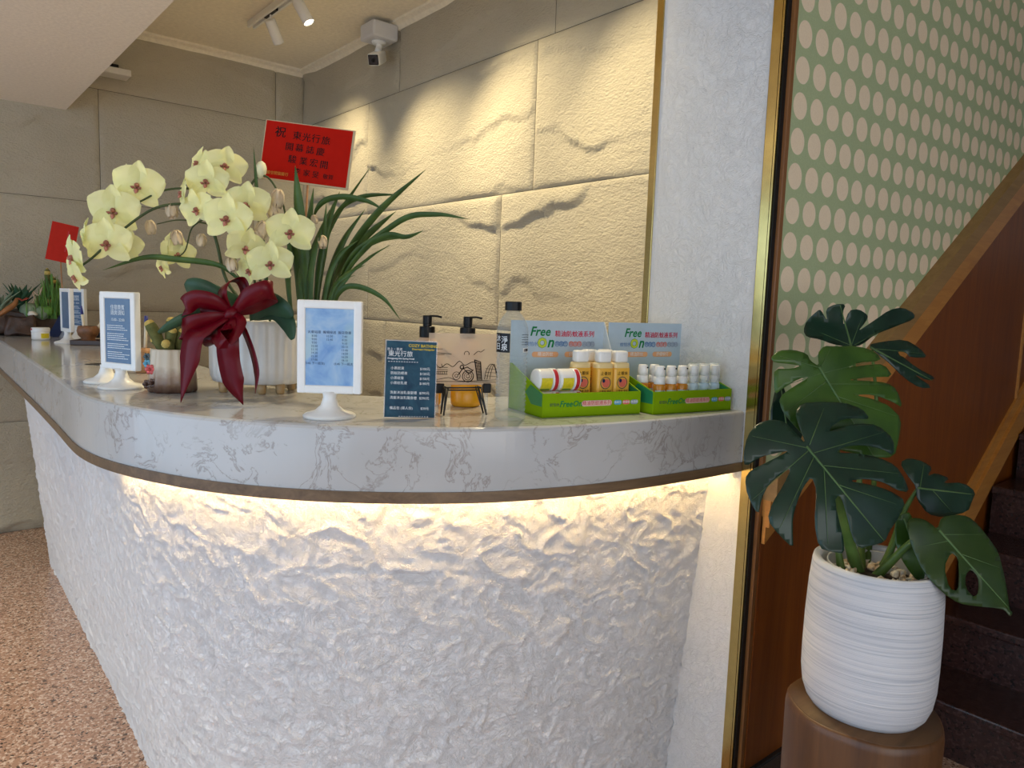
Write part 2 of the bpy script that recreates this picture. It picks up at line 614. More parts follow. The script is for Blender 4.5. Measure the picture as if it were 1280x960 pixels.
M['brown_wood'] = simple('carved_brown_wood', (0.20, 0.085, 0.035), 0.4, var=0.3, scale=50)
M['tray_brown'] = simple('dark_brown_tray', (0.045, 0.022, 0.016), 0.28)
M['tan_wood'] = simple('light_brown_wood', (0.42, 0.21, 0.09), 0.5, var=0.2)
M['green_tray'] = simple('lime_green_card', (0.22, 0.38, 0.005), 0.6, var=0.03, spec=0.05)
M['green_dark'] = simple('deep_green_card', (0.02, 0.22, 0.09), 0.4, var=0.03)
M['board_blue'] = simple('pale_blue_board', (0.43, 0.54, 0.64), 0.45, var=0.03)
M['board_side'] = simple('pale_grey_card', (0.62, 0.66, 0.66), 0.5, var=0.03)
M['ink_green'] = simple('green_print', (0.015, 0.20, 0.065), 0.5, spec=0.05)
M['ink_lime'] = simple('lime_print', (0.50, 0.62, 0.03), 0.5)
M['ink_red'] = simple('crimson_print', (0.56, 0.035, 0.075), 0.5, spec=0.05)
M['ink_blue'] = simple('blue_print', (0.05, 0.17, 0.42), 0.5)
M['ink_cyan'] = simple('cyan_print', (0.06, 0.38, 0.62), 0.5)
M['ink_coral'] = simple('coral_print', (0.72, 0.14, 0.09), 0.5)
M['ink_grey'] = simple('grey_print', (0.28, 0.33, 0.44), 0.5)
M['ink_orange'] = simple('orange_print', (0.78, 0.40, 0.20), 0.5)
M['ink_navy'] = simple('navy_print', (0.025, 0.035, 0.085), 0.5, spec=0.05)
M['ink_pinkish'] = simple('pale_pink_print', (0.75, 0.50, 0.42), 0.5)
M['lotion'] = simple('amber_lotion', (0.78, 0.43, 0.055), 0.25, var=0.05)
M['lotion_top'] = simple('pale_amber', (0.80, 0.62, 0.30), 0.3, var=0.05)
M['amber'] = simple('amber_spray', (0.58, 0.23, 0.02), 0.15, var=0.1)
M['label_blue'] = simple('pale_blue_label', (0.55, 0.70, 0.80), 0.4)
M['label_yellow'] = simple('yellow_label', (0.72, 0.60, 0.02), 0.4, var=0.12, scale=160)
M['label_red'] = simple('red_label', (0.52, 0.02, 0.03), 0.4)
M['clear_cap'] = m_clear('clear_cap', (0.97, 0.98, 0.98), 0.15, 0.05)
M['stapler'] = simple('stapler_red', (0.38, 0.06, 0.04), 0.35)
M['pen_cream'] = simple('cream_pen', (0.74, 0.66, 0.50), 0.4)
M['pen_blue'] = simple('blue_pen', (0.03, 0.04, 0.22), 0.3)
M['concrete'] = simple('outside_paving', (0.35, 0.34, 0.33), 0.8)


_tcache = {}


def text(body, size, mat, parent, loc, align='CENTER', rot=(math.pi / 2, 0, 0), name='lettering', sx=1.0, shear=0.0, bold=0.0, fat=0.0):
    key = (body, size, align, shear, mat.name, bold, fat)
    if key not in _tcache:
        c = bpy.data.curves.new('lettering', 'FONT')
        c.body = body
        c.size = size
        c.align_x = align
        c.align_y = 'CENTER'
        c.shear = shear
        c.offset = bold
        c.resolution_u = 2
        t = bpy.data.objects.new('tmp_text', c)
        me = bpy.data.meshes.new_from_object(t)
        bpy.data.objects.remove(t)
        me.name = 'lettering'
        me.materials.clear()
        if fat:
            vs_ = [v.co.copy() for v in me.vertices]
            fs_ = [tuple(p_.vertices) for p_ in me.polygons]
            V, Fc = [], []
            for k, (dx, dy) in enumerate(((0, 0), (fat, 0), (-fat, 0))):
                n0 = len(V)
                V += [(v.x + dx, v.y + dy, v.z + k * 0.00001) for v in vs_]
                Fc += [tuple(i + n0 for i in q) for q in fs_]
            me = new_mesh('lettering', V, Fc)
        _tcache[key] = me
    o = link(name, _tcache[key], mat, parent, False, loc, rot)
    o.scale = (sx, 1, 1)
    return o

# ================================================================== THE SETTING
XA, YB, ZC, ZS, XS = 2.113, 4.753, 2.80, 2.30, 0.751     # side wall, back wall, ceiling, low ceiling, its edge
XP, PY0, PY1 = 1.575, 0.966, 1.333                       # plaster pillar

struct(mk('floor', box(-2.7, 4.9, -2.9, 4.95, -0.12, 0.0), M['floor']), 'polished red granite floor')
struct(mk('ceiling', box(XS - 0.05, 4.9, -0.6, 4.95, ZC, ZC + 0.1), M['ceiling']), 'cream painted ceiling above the counter')
struct(mk('ceiling_low', box(-2.7, XS, -2.9, 4.75, ZS, ZC + 0.1), M['soffit']), 'lower cream ceiling soffit ending in a sharp corner')
struct(mk('ceiling_lobby', box(XS, 4.9, -2.9, -0.6, ZC, ZC + 0.1), M['ceiling']), 'cream painted ceiling near the entrance')


def relief(u, z, s):
    a = mn.fractal(Vector((u * 1.1 + s * 7.1, z * 1.5, s * 3.3)), 0.9, 2.1, 4)
    a2 = mn.fractal(Vector((u * 6.0, z * 5.0, s * 1.7)), 0.8, 2.2, 4)
    t = z * 3.2 + 0.62 * a + 0.085 * a2 + s * 0.37
    fr = t - math.floor(t)
    prof = (fr / 0.07) if fr < 0.07 else ((1 - fr) / 0.93) ** 1.3
    mask = min(1.0, max(0.12, 0.45 + 1.5 * mn.noise(Vector((u * 1.7 + s * 2.3, z * 1.2, 4.0 + s)))))
    b = mn.fractal(Vector((u * 7, z * 10, s)), 1.0, 2.0, 3)
    return max(-0.004, prof * mask * 0.023 + a * 0.004 + b * 0.0018 + a2 * 0.0012)


def stone_panel(parent, wall, u0, u1, z0, z1, seed, step=0.0115):
    g = 0.0012
    u0 += g; u1 -= g; z0 += g; z1 -= g
    nu = max(4, int((u1 - u0) / step)); nz = max(4, int((z1 - z0) / step))
    V, Fc = [], []
    for j in range(nz + 1):
        z = z0 + (z1 - z0) * j / nz
        for i in range(nu + 1):
            u = u0 + (u1 - u0) * i / nu
            e = min(u - u0, u1 - u, z - z0, z1 - z)
            h = relief(u, z, seed) * min(1.0, 0.25 + e / 0.05)
            if e < 1e-6:
                h = -0.006
            V.append((XA - h, u, z) if wall == 'A' else (u, YB - h, z))
    for j in range(nz):
        for i in range(nu):
            q = (j * (nu + 1) + i, j * (nu + 1) + i + 1, (j + 1) * (nu + 1) + i + 1, (j + 1) * (nu + 1) + i)
            Fc.append(q if wall == 'B' else q[::-1])
    return mk('stone_panel', (V, Fc), M['stone'], parent, True)


wb = struct(mk('wall_back', box(-2.7, XA + 0.02, YB + 0.010, YB + 0.15, 0, ZC), M['backing']), 'grey split stone panelled wall at the back')
wa = struct(mk('wall_side', box(XA + 0.010, XA + 0.15, PY1 - 0.02, YB + 0.01, 0, ZC), M['backing']), 'warm lit split stone panelled wall beside the counter')
rows = [(0.0, 0.61), (0.61, 1.22), (1.22, 1.827), (1.827, 2.445), (2.445, ZC)]
ja = {0: [4.16, 2.94, 1.72], 1: [3.66, 2.44], 2: [3.872, 2.651], 3: [3.887, 2.439], 4: [3.554, 2.335]}
jb = {0: [-1.53, -0.31, 0.91], 1: [-0.92, 0.30, 1.52], 2: [-1.75, -0.53, 0.27, 1.78], 3: [-1.53, -0.31, 0.912], 4: [-1.75, -0.53, 0.69, 1.925]}
sd = 1
for r, (z0, z1) in enumerate(rows):
    e = [YB + 0.008] + ja[r] + [PY1 - 0.01]
    for k in range(len(e) - 1):
        stone_panel(wa, 'A', e[k + 1], e[k], z0, z1, sd, 0.0115 if r else 0.04); sd += 1
    e = [-2.6] + jb[r] + [XA + 0.008]
    for k in range(len(e) - 1):
        stone_panel(wb, 'B', e[k], e[k + 1], z0, z1, sd, 0.014 if e[k + 1] > 0 else 0.04); sd += 1

# ceiling cornice along both stone walls
cor = [(0, 0), (0.055, 0), (0.055, -0.012), (0.032, -0.022), (0.018, -0.040), (0.0, -0.045)]
struct(mk('trim_1', ([(XA - a + 0.012, y, ZC + b) for y in (1.3, YB - 0.0) for a, b in cor],
                     [tuple((i, (i + 1) % 6, (i + 1) % 6 + 6, i + 6)) for i in range(6)] + [(0, 1, 2, 3, 4, 5), (11, 10, 9, 8, 7, 6)]), M['ceiling']),
       'cream cornice above the side wall')
struct(mk('trim_2', ([(x, YB - a + 0.012, ZC + b) for x in (XS, XA) for a, b in cor],
                     [tuple((i, i + 6, (i + 1) % 6 + 6, (i + 1) % 6)) for i in range(6)] + [(5, 4, 3, 2, 1, 0), (6, 7, 8, 9, 10, 11)]), M['ceiling']),
       'cream cornice above the back wall')

# plaster pillar with polished corner strips
pil = struct(mk('wall_pillar', box(XP, XA + 0.15, PY0 + 0.004, PY1, 0, ZC), M['pillar_plaster']), 'white rough plastered pillar at the end of the counter')
mk('gold_edge_strip', join(box(XP - 0.004, XP + 0.010, PY0, PY0 + 0.027, 0, ZC, 0.0015), box(XP - 0.004, XP + 0.013, PY0 - 0.003, PY0 + 0.003, 0, ZC)), M['gold'], pil)
mk('gold_edge_strip', box(XP - 0.004, XP + 0.010, PY1 - 0.019, PY1 + 0.003, COUNTER, ZC, 0.0015), M['gold'], pil)

# stair wall: dotted wallpaper above a slanting wooden dado
YW = 0.955
ws = struct(mk('wall_stair', box(1.606, 4.8, YW, PY0 + 0.003, 0, ZC), M['wallpaper']), 'green wallpaper wall with rows of pale pink dots')


def zrail(x):
    return 1.379 + 0.625 * (x - 2.301)


def slant(x0, x1, d0, d1, y0, y1, fn=zrail):
    return poly_prism([(x0, fn(x0) + d0), (x1, fn(x1) + d0), (x1, fn(x1) + d1), (x0, fn(x0) + d1)], y0, y1)


struct(mk('trim_3', slant(1.606, 4.1, -0.058, 0.0, YW - 0.040, YW), M['wood_cap']), 'slanting dull wooden cap rail on the stair wall')
struct(mk('trim_4', join(slant(1.606, 4.1, -0.125, -0.058, YW - 0.026, YW), slant(1.606, 4.1, -0.168, -0.125, YW - 0.017, YW)), M['wood_orange']),
       'slanting orange wooden moulding under the cap rail')
struct(mk('wall_stair_panel', poly_prism([(1.606, 0.17), (4.1, 0.17), (4.1, zrail(4.1) - 0.1), (1.606, zrail(1.606) - 0.1)], YW - 0.008, YW + 0.001), M['wood_panel']),
       'dark brown wooden panelling below the slanting moulding')


def zstr(x):
    return 0.715 + 0.69 * (x - 3.16)


struct(mk('trim_5', join(slant(2.35, 4.1, 0.0, 0.11, YW - 0.030, YW, zstr), slant(2.35, 4.1, 0.11, 0.165, YW - 0.018, YW, zstr)), M['wood_orange']),
       'slanting orange wooden stringer board above the steps')
struct(mk('trim_6', box(1.591, 1.606, YW - 0.005, PY0, 0, ZC, 0.001), M['wood_strip']), 'upright wooden strip between pillar and wallpaper')
struct(mk('trim_8', box(XP + 0.002, 1.591, YW + 0.004, PY0 + 0.004, 0, ZC), M['black']), 'narrow black gap beside the gold pillar edge')
struct(mk('trim_7', box(3.385, 3.397, YW - 0.016, YW - 0.006, zstr(3.39) + 0.14, zrail(3.39) - 0.15), M['wood_orange']), 'thin upright wooden bead on the stair panelling')
struct(mk('baseboard_stair', box(1.607, 2.4, YW - 0.022, YW, 0, 0.18, 0.004), M['skirting']), 'dark polished skirting under the panelling')

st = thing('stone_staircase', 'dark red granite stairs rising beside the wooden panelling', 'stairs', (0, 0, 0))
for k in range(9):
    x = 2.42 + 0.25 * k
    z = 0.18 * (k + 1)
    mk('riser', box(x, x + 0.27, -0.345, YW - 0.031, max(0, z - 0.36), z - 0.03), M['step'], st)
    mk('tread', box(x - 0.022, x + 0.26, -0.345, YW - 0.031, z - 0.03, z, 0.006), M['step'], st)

# entrance side: glass shopfronts the daylight comes through, and plain walls that close the lobby
struct(mk('wall_lobby', box(1.9, 2.0, -2.9, -1.5, 0, ZC), M['pillar_plaster']))
struct(mk('wall_stair_side', box(2.0, 4.9, -1.6, -1.5, 0, ZC), M['pillar_plaster']))
struct(mk('wall_stair_end', box(4.8, 4.9, -1.5, PY0, 0, ZC), M['pillar_plaster']))


def shopfront(n, p0, p1, label):
    p0, p1 = Vector(p0), Vector(p1)
    L = (p1 - p0).length
    a = math.atan2(p1.y - p0.y, p1.x - p0.x)
    bars = [box(0, L, -0.03, 0.03, 0, 0.10), box(0, L, -0.03, 0.03, 2.22, 2.30)]
    k = max(2, int(round(L / 1.2)))
    for i in range(k + 1):
        x = L * i / k
        bars.append(box(max(0, x - 0.025), min(L, x + 0.025), -0.03, 0.03, 0.1, 2.22))
    w = struct(mk('window_%d' % n, join(*bars), M['black'], None, False, (p0.x, p0.y, 0), (0, 0, a)), label)
    for i in range(k):
        mk('pane', box(L * i / k + 0.025, L * (i + 1) / k - 0.025, -0.004, 0.004, 0.1, 2.22), M['acrylic'], w)


shopfront(1, (-2.66, -2.86), (-2.66, 4.76), 'black framed glass shopfront along the left side')
shopfront(2, (-2.63, -2.86), (1.9, -2.86), 'black framed glass shopfront behind the viewer')

# ================================================================== THE COUNTER
front = [(0.352, 4.46), (0.345, 3.9), (0.338, 3.3), (0.330, 2.7), (0.322, 2.3), (0.315, 2.05), (0.316, 1.92), (0.330, 1.80), (0.358, 1.69), (0.396, 1.59),
         (0.445, 1.489), (0.510, 1.392), (0.585, 1.307), (0.670, 1.232), (0.780, 1.156), (0.896, 1.096), (1.05, 1.048), (1.22, 1.019), (1.40, 1.004), (XP, 0.998)]
PATH = smooth_path([(x, y, 0) for x, y in front], 24)
# even spacing
acc = [0.0]
for i in range(1, len(PATH)):
    acc.append(acc[-1] + (PATH[i] - PATH[i - 1]).length)


def resample(step):
    n = int(acc[-1] / step)
    out, j = [], 0
    for i in range(n + 1):
        s = acc[-1] * i / n
        while j < len(acc) - 2 and acc[j + 1] < s:
            j += 1
        t = (s - acc[j]) / max(1e-9, acc[j + 1] - acc[j])
        out.append(PATH[j].lerp(PATH[j + 1], t))
    for _ in range(2):
        out = [out[0]] + [(out[i - 1] + out[i] * 2 + out[i + 1]) / 4 for i in range(1, len(out) - 1)] + [out[-1]]
    nrm = []
    for i in range(len(out)):
        d = (out[min(i + 1, n)] - out[max(i - 1, 0)]).normalized()
        nrm.append(Vector((-d.y, d.x, 0)))
    nrm[-1] = Vector((0, 1, 0))
    return out, nrm


def sweep(prof, step=0.02, y_max=9.0, clip_x=XP):
    """prof: closed list of (inward offset, z), swept along the counter front"""
    P, N = resample(step)
    idx = [i for i in range(len(P)) if P[i].y <= y_max]
    V, Fc = [], []
    m = len(prof)
    for i in idx:
        for d, z in prof:
            q = P[i] + N[i] * d
            V.append((min(q.x, clip_x) if i > len(P) - 3 else q.x, q.y, z))
    for i in range(len(idx) - 1):
        for k in range(m):
            a, b = i * m + k, i * m + (k + 1) % m
            Fc.append((a, a + m, b + m, b))
    e = (len(idx) - 1) * m
    Fc += [tuple(range(m)), tuple(e + k for k in range(m - 1, -1, -1))]
    return V, Fc


ZF = 0.974
ctr = thing('reception_counter', 'curved white reception counter with veined top and rough plaster front', 'counter', (0, 0, 0))
mk('countertop', sweep([(0.0, ZF), (0.0, 1.092), (0.002, 1.097), (0.007, COUNTER), (0.44, COUNTER), (0.445, 1.095), (0.445, 1.06), (0.03, 1.06), (0.03, ZF)]), M['marble'], ctr)
mk('wood_edge_strip', sweep([(-0.004, 0.952), (-0.004, ZF), (0.040, ZF), (0.040, 0.952)]), M['bronze_wood'], ctr)
mk('underside_board', sweep([(0.040, 0.966), (0.040, ZF), (0.25, ZF), (0.25, 0.966)], 0.04), M['pot_cream'], ctr)
mk('led_strip', sweep([(0.050, 0.961), (0.050, 0.9655), (0.060, 0.9655), (0.060, 0.961)], 0.03, 1.95), M['led'], ctr)


def base_mesh(step=0.0054):
    P, N = resample(step)
    idx = [i for i in range(len(P)) if P[i].y <= 4.10]
    nz = int(0.966 / step)
    V, Fc = [], []
    for i in idx:
        s = i * step
        for j in range(nz + 1):
            z = 0.966 * j / nz
            p = Vector((s * 9.2, z * 12.8, 0.7))
            w = Vector((mn.noise(p * 1.3), mn.noise(p * 1.3 + Vector((5, 3, 1))), 0)) * 0.8
            q = p + w + Vector((p.y * 0.45, 0, 0))
            a = max(0.0, 1.0 - abs(mn.noise(q * 1.1)) * 2.0) ** 5
            c = max(0.0, 1.0 - abs(mn.noise(q * 2.3 + Vector((9, 2, 4)))) * 2.0) ** 4
            b = mn.fractal(q * 2.6, 0.9, 2.1, 4)
            h = 0.0042 * a + 0.0029 * c + 0.0029 * b
            d = 0.086 + 0.092 * (1 - z / 0.95) - h
            q3 = P[i] + N[i] * d
            V.append((min(q3.x, XP), q3.y, z))
    m = nz + 1
    for i in range(len(idx) - 1):
        for j in range(nz):
            a = i * m + j
            Fc.append((a, a + m, a + m + 1, a + 1))
    # far end face and back face so that the counter is a closed body
    n0 = len(V)
    back = [idx[k] for k in range(0, len(idx), 12)]
    if back[-1] != idx[-1]:
        back.append(idx[-1])
    for i in back:
        q3 = P[i] + N[i] * 0.40
        V.append((min(q3.x, XP), q3.y, 0.0)); V.append((min(q3.x, XP), q3.y, 0.966))
    for k in range(len(back) - 1):
        a = n0 + 2 * k
        Fc.append((a, a + 1, a + 3, a + 2))
    Fc.append(tuple([n0, ] + list(range(0, m)) + [n0 + 1]))
    return V, Fc


mk('plaster_front', base_mesh(), M['base_plaster'], ctr, True)

# ================================================================== CEILING FITTINGS
tk = thing('lighting_track', 'white lighting track along the ceiling with a cut end', 'track light rail', (1.535, 2.6, ZC))
mk('rail', join(box(-0.020, -0.008, -1.3, 1.53, -0.032, 0), box(0.008, 0.020, -1.3, 1.53, -0.032, 0), box(-0.018, 0.018, -1.3, 1.53, -0.012, 0)), M['white_plastic'], tk)
mk('adapter', box(-0.007, 0.007, 1.18, 1.33, -0.034, -0.012), M['black'], tk)
mk('adapter', box(-0.007, 0.007, 0.78, 0.93, -0.034, -0.012), M['black'], tk)


def spot_lamp(y, target, label, lit, energy, size=50, blend=0.55):
    top = Vector((1.535, y, ZC - 0.034))
    t = thing('spot_lamp', label, 'spotlight', top, 0, 'spotlights on the ceiling track')
    tgt = Vector(target)
    mk('stalk', tube([(0, 0, 0), (0, 0, -0.035)], 0.005, 8), M['white_plastic'], t)
    q = (tgt - (top - Vector((0, 0, 0.035)))).to_track_quat('-Z', 'Y').to_euler()
    mk('lamp_body', lathe([(0.010, 0.012), (0.026, 0.010), (0.0275, 0.004), (0.0275, -0.105), (0.025, -0.108), (0.0245, -0.098)], 28), M['white_plastic'], t, True, (0, 0, -0.035), q)
    mk('lamp_face', lathe([(0.0005, -0.1005), (0.0245, -0.1005), (0.0245, -0.099), (0.0005, -0.099)], 24), M['lamp_face'] if lit else M['cam_grey'], t, False, (0, 0, -0.035), q)
    if energy:
        d = bpy.data.lights.new('spot_light', 'SPOT')
        d.energy, d.color = energy, (1.0, 0.82, 0.49)
        d.spot_size, d.spot_blend, d.shadow_soft_size = math.radians(size), blend, 0.02
        o = bpy.data.objects.new('spot_light', d)
        COL.objects.link(o)
        o.parent = t
        dirv = (tgt - top).normalized()
        o.location = Vector((0, 0, -0.035)) + dirv * 0.12
        o.rotation_euler = dirv.to_track_quat('-Z', 'Y').to_euler()
    return t


spot_lamp(3.86, (2.09, 4.16, 1.90), 'small white spotlight hanging under the end of the ceiling track, turned to the corner', True, 26, 88, 0.9)
spot_lamp(3.52, (2.06, 2.98, 1.45), 'lit white spotlight at the top edge of the picture', True, 44, 92, 0.9)
spot_lamp(2.85, (2.11, 2.25, 1.50), 'lit white track spotlight shining on the middle of the stone wall', True, 40, 96, 0.9)
spot_lamp(2.10, (2.11, 1.55, 1.55), 'lit white track spotlight nearest the plaster pillar', True, 30, 92, 0.9)

spot_lamp(1.55, (0.80, 1.50, 1.10), 'added white track spotlight, out of view, shining down on the counter near the pillar', True, 34, 95, 0.9)  # extra lamp out of view, added to warm the countertop
spot_lamp(2.50, (0.60, 2.50, 1.10), 'added white track spotlight, out of view, shining down on the counter behind the orchids', True, 26, 95, 0.9)  # second unseen lamp, added to brighten the long arm of the top
for i, (dx_, dy_) in enumerate(((-0.85, 0.7), (-0.85, 2.3), (-0.85, 3.8))):
    t = thing('downlight', 'round recessed downlight in the low ceiling, %s' % ('nearest the viewer', 'middle one of the row', 'farthest towards the stone wall')[i], 'ceiling light', (dx_, dy_, ZS), 0, 'recessed downlights in the low ceiling')
    mk('ring', lathe([(0.045, -0.001), (0.062, -0.004), (0.064, 0.0), (0.045, 0.0)], 32, False), M['white_plastic'], t, True)
    mk('lamp_face', lathe([(0.0005, -0.0012), (0.045, -0.0012), (0.045, -0.0004)], 32, False), M['lamp_face'], t)
    d = bpy.data.lights.new('downlight_lamp', 'SPOT')
    d.energy, d.color, d.spot_size, d.spot_blend, d.shadow_soft_size = 84, (1.0, 0.84, 0.60), math.radians(92), 0.7, 0.045
    o = bpy.data.objects.new('downlight_lamp', d)
    COL.objects.link(o)
    o.parent = t
    o.location = (0, 0, -0.01)

# surveillance camera on its junction box
p = at(455, 40, 3.12)
sc_ = thing('surveillance_camera', 'white surveillance camera under a grey junction box near the ceiling', 'security camera', (XA - 0.085, 3.62, ZC - 0.02), 0)
mk('junction_box', box(-0.075, 0.075, -0.075, 0.075, -0.085, 0.0, 0.012, 2), M['cam_grey'], sc_)
mk('mount_disc', lathe([(0.034, -0.098), (0.040, -0.085), (0.02, -0.08)], 24), M['white_plastic'], sc_, True)
mk('neck', tube(smooth_path([(0, 0, -0.09), (0, 0, -0.115), (-0.012, -0.008, -0.140)], 5), 0.017, 12), M['white_plastic'], sc_, True)
cq = Vector((-0.62, -0.60, -0.40)).to_track_quat('-Z', 'Y').to_euler()
hd = mk('camera_body', box(-0.033, 0.033, -0.030, 0.030, -0.075, 0.070, 0.012, 3), M['white_plastic'], sc_, True, (-0.015, -0.010, -0.172), cq)
mk('lens_plate', box(-0.027, 0.027, -0.025, 0.025, -0.079, -0.072, 0.004, 2), M['black_gloss'], hd)
mk('sun_shield', box(0.0325, 0.036, -0.020, 0.020, -0.045, 0.03, 0.001, 1), M['black'], hd)
mk('lens', lathe([(0.010, -0.081), (0.011, -0.0785), (0.0, -0.0785)], 16), M['black'], hd, True)

# small bracket lamp half hidden behind the low ceiling
wl = thing('wall_bracket', 'small cream bracket with black clip on the back wall by the soffit', 'bracket', (0.985, YB - 0.02, 2.545))
mk('shelf_bar', box(-0.13, 0.065, -0.12, 0.0, -0.035, 0.0, 0.004), M['pot_cream'], wl)
mk('clip', join(box(-0.10, 0.015, -0.07, 0.0, 0.0, 0.03, 0.005), box(-0.06, -0.035, -0.05, -0.02, 0.03, 0.10, 0.005)), M['black'], wl)

# ================================================================== PICTURE FRAMES ON STANDS
FACE = math.radians(-39.7)        # turned straight towards the viewer


def stand_frame(label, loc, rz, h0=0.048, w=0.128, h=0.186, pm='print_slate', lean=0.0):
    t = thing('picture_frame', label, 'picture frame', loc, rz, 'white swivel picture frames on the counter')
    mk('foot', lathe([(0.052, 0.0), (0.053, 0.004), (0.048, 0.008), (0.030, 0.013), (0.018, 0.024), (0.013, 0.040), (0.0145, h0 + 0.004)], 32), M['white_plastic'], t, True)
    b = 0.0165
    fr = []
    for x0, x1, z0, z1 in ((-w / 2, -w / 2 + b, 0, h), (w / 2 - b, w / 2, 0, h), (-w / 2 + b - .002, w / 2 - b + .002, 0, b), (-w / 2 + b - .002, w / 2 - b + .002, h - b, h)):
        fr.append(box(x0, x1, -0.009, 0.009, z0, z1, 0.003, 2))
    f = mk('frame', join(*fr), M['white_plastic'], t, False, (0, 0, h0), (lean, 0, 0))
    pr_ = mk('print', box(-w / 2 + b - 0.003, w / 2 - b + 0.003, -0.006, 0.006, b - 0.003, h - b + 0.003), M[pm], f)
    return t, f


PR = -0.0064


def slate_text(f, h=0.186):
    text('住宿貴賓', 0.0130, M['white_ink'], f, (0, PR, h * 0.815))
    text('退房須知', 0.0130, M['white_ink'], f, (0, PR, h * 0.745))
    text('15:00 - 22:00', 0.0095, M['white_ink'], f, (0, PR, h * 0.655))
    rnd = random.Random(3)
    bars = []
    for i in range(17):
        z = h * 0.575 - i * 0.0050
        if i in (3, 8, 12):
            continue
        L = rnd.uniform(0.6, 1.0) * 0.080
        x = -0.040
        while x < -0.040 + L:
            d = rnd.uniform(0.002, 0.008)
            bars.append(box(x, x + d, PR - 0.0001, PR + 0.0003, z, z + 0.0014))
            x += d + 0.0012
    mk('fine_print', join(*bars), M['white_ink'], f)


fpos = on(412, 521)
t, f = stand_frame('white stand frame with blue watercolour timetable beside the orchid pot', fpos, FACE + 0.03, pm='print_sky')
hz = 0.186
for x, hd_, times in ((-0.030, '火車站接', ['8:30', '9:00', '9:50', '10:30', '11:10', '14:20', '15:30', '17:00']),
                      (0.0, '機場接送', ['10:30', '15:40']),
                      (0.030, '飯店發車', ['7:40', '8:20', '9:10', '10:10', '13:40', '14:50', '16:20', '18:10'])):
    text(hd_, 0.0066, M['ink_navy'], f, (x, PR, 0.1225))
    for i, tm in enumerate(times):
        text(tm, 0.0062, M['ink_soft'], f, (x, PR, 0.1150 - i * 0.0068))
text('(5:45 下一班次)', 0.0060, M['ink_navy'], f, (-0.029, PR, 0.0600))
text('(5:45 下一班次)', 0.0060, M['ink_navy'], f, (0.029, PR, 0.0600))

t, f = stand_frame('white stand frame with slate blue notice, front one of the pair by the cactus', on(152, 485), math.radians(-66), h0=0.046, w=0.128, h=0.190)
slate_text(f)
t, f = stand_frame('white stand frame half hidden directly behind another, left of the cactus', on(133, 478), math.radians(-98), h0=0.043, w=0.118, h=0.184)
t, f = stand_frame('far white stand frame seen almost edge-on, nearest the white jar', on(85, 429), math.radians(-82), h0=0.05, w=0.128, h=0.190)
t, f = stand_frame('far white stand frame with blue notice behind the pen cup', on(97, 424), math.radians(-62), h0=0.05, w=0.120, h=0.190)
slate_text(f)

# ================================================================== PRICE CARD, SOAP BOTTLES, PRINTED SHEET, WIRE STAND
pc0, pc1 = on(482, 523), on(541, 523)
t = thing('price_card', 'upright blue price card in clear sleeve with white lettering', 'sign', (pc0 + pc1) / 2, math.atan2((pc1 - pc0).y, (pc1 - pc0).x))
w, h = 0.1015, 0.157
cb = mk('card', box(-w / 2, w / 2, -0.0008, 0.0008, 0.002, h), M['price_blue'], t, False, (0, 0, 0), (math.radians(-6), 0, math.radians(0)))
cb.rotation_euler = (math.radians(-6), math.radians(1.2), 0)
mk('sleeve', join(box(-w / 2 - .002, w / 2 + .002, 0.0009, 0.0022, 0.0, h + .002), box(-w / 2 - .002, -w / 2, -.002, .001, 0, h + .002), box(w / 2, w / 2 + .002, -.002, .001, 0, h + .002),
                  box(-w / 2, w / 2, -.002, .001, h, h + .002)), M['acrylic'], cb)
y = -0.0011
text('池上・東遊', 0.0062, M['white_ink'], cb, (-0.034, y, 0.140))
text('東光行旅', 0.0125, M['white_ink'], cb, (-0.022, y, 0.1305))
text('Dongguang Hot Spring Hotel', 0.0046, M['white_ink'], cb, (-0.021, y, 0.1215), bold=0.0001)
text('COZY BATHING', 0.0082, M['yellow_ink'], cb, (0.024, y, 0.1485), bold=0.0002)
text('Dongguang Hotspring', 0.0052, M['yellow_ink'], cb, (0.024, y, 0.1415), bold=0.0002)
for xs, z in ((-0.046, 0.1145), (-0.022, 0.0035)):
    mk('dotted_line', join(*[box(xs + i * 0.0052, xs + 0.0026 + i * 0.0052, y - .0001, y + .0003, z, z + 0.0011) for i in range(12)]), M['white_ink'], cb)
rowsz = [0.1015, 0.0915, 0.0815, 0.0715, 0.0520, 0.0415, 0.0205]
items = [('小黑蚊液', '$100元'), ('防蚊防蠓液', '$120元'), ('小黑蚊膏', '$150元'), ('小黑蚊乳液', '$180元'), ('洗髮沐浴乳澡堂禮', '$390元'), ('洗髮沐浴乳隨身禮', '$290元'), ('備品包 (單人份)', '$30元')]
for z, (a, b_) in zip(rowsz, items):
    text(a, 0.0068, M['white_ink'], cb, (-0.041, y, z), 'LEFT')
    text(b_, 0.0068, M['white_ink'], cb, (0.039, y, z), 'RIGHT')


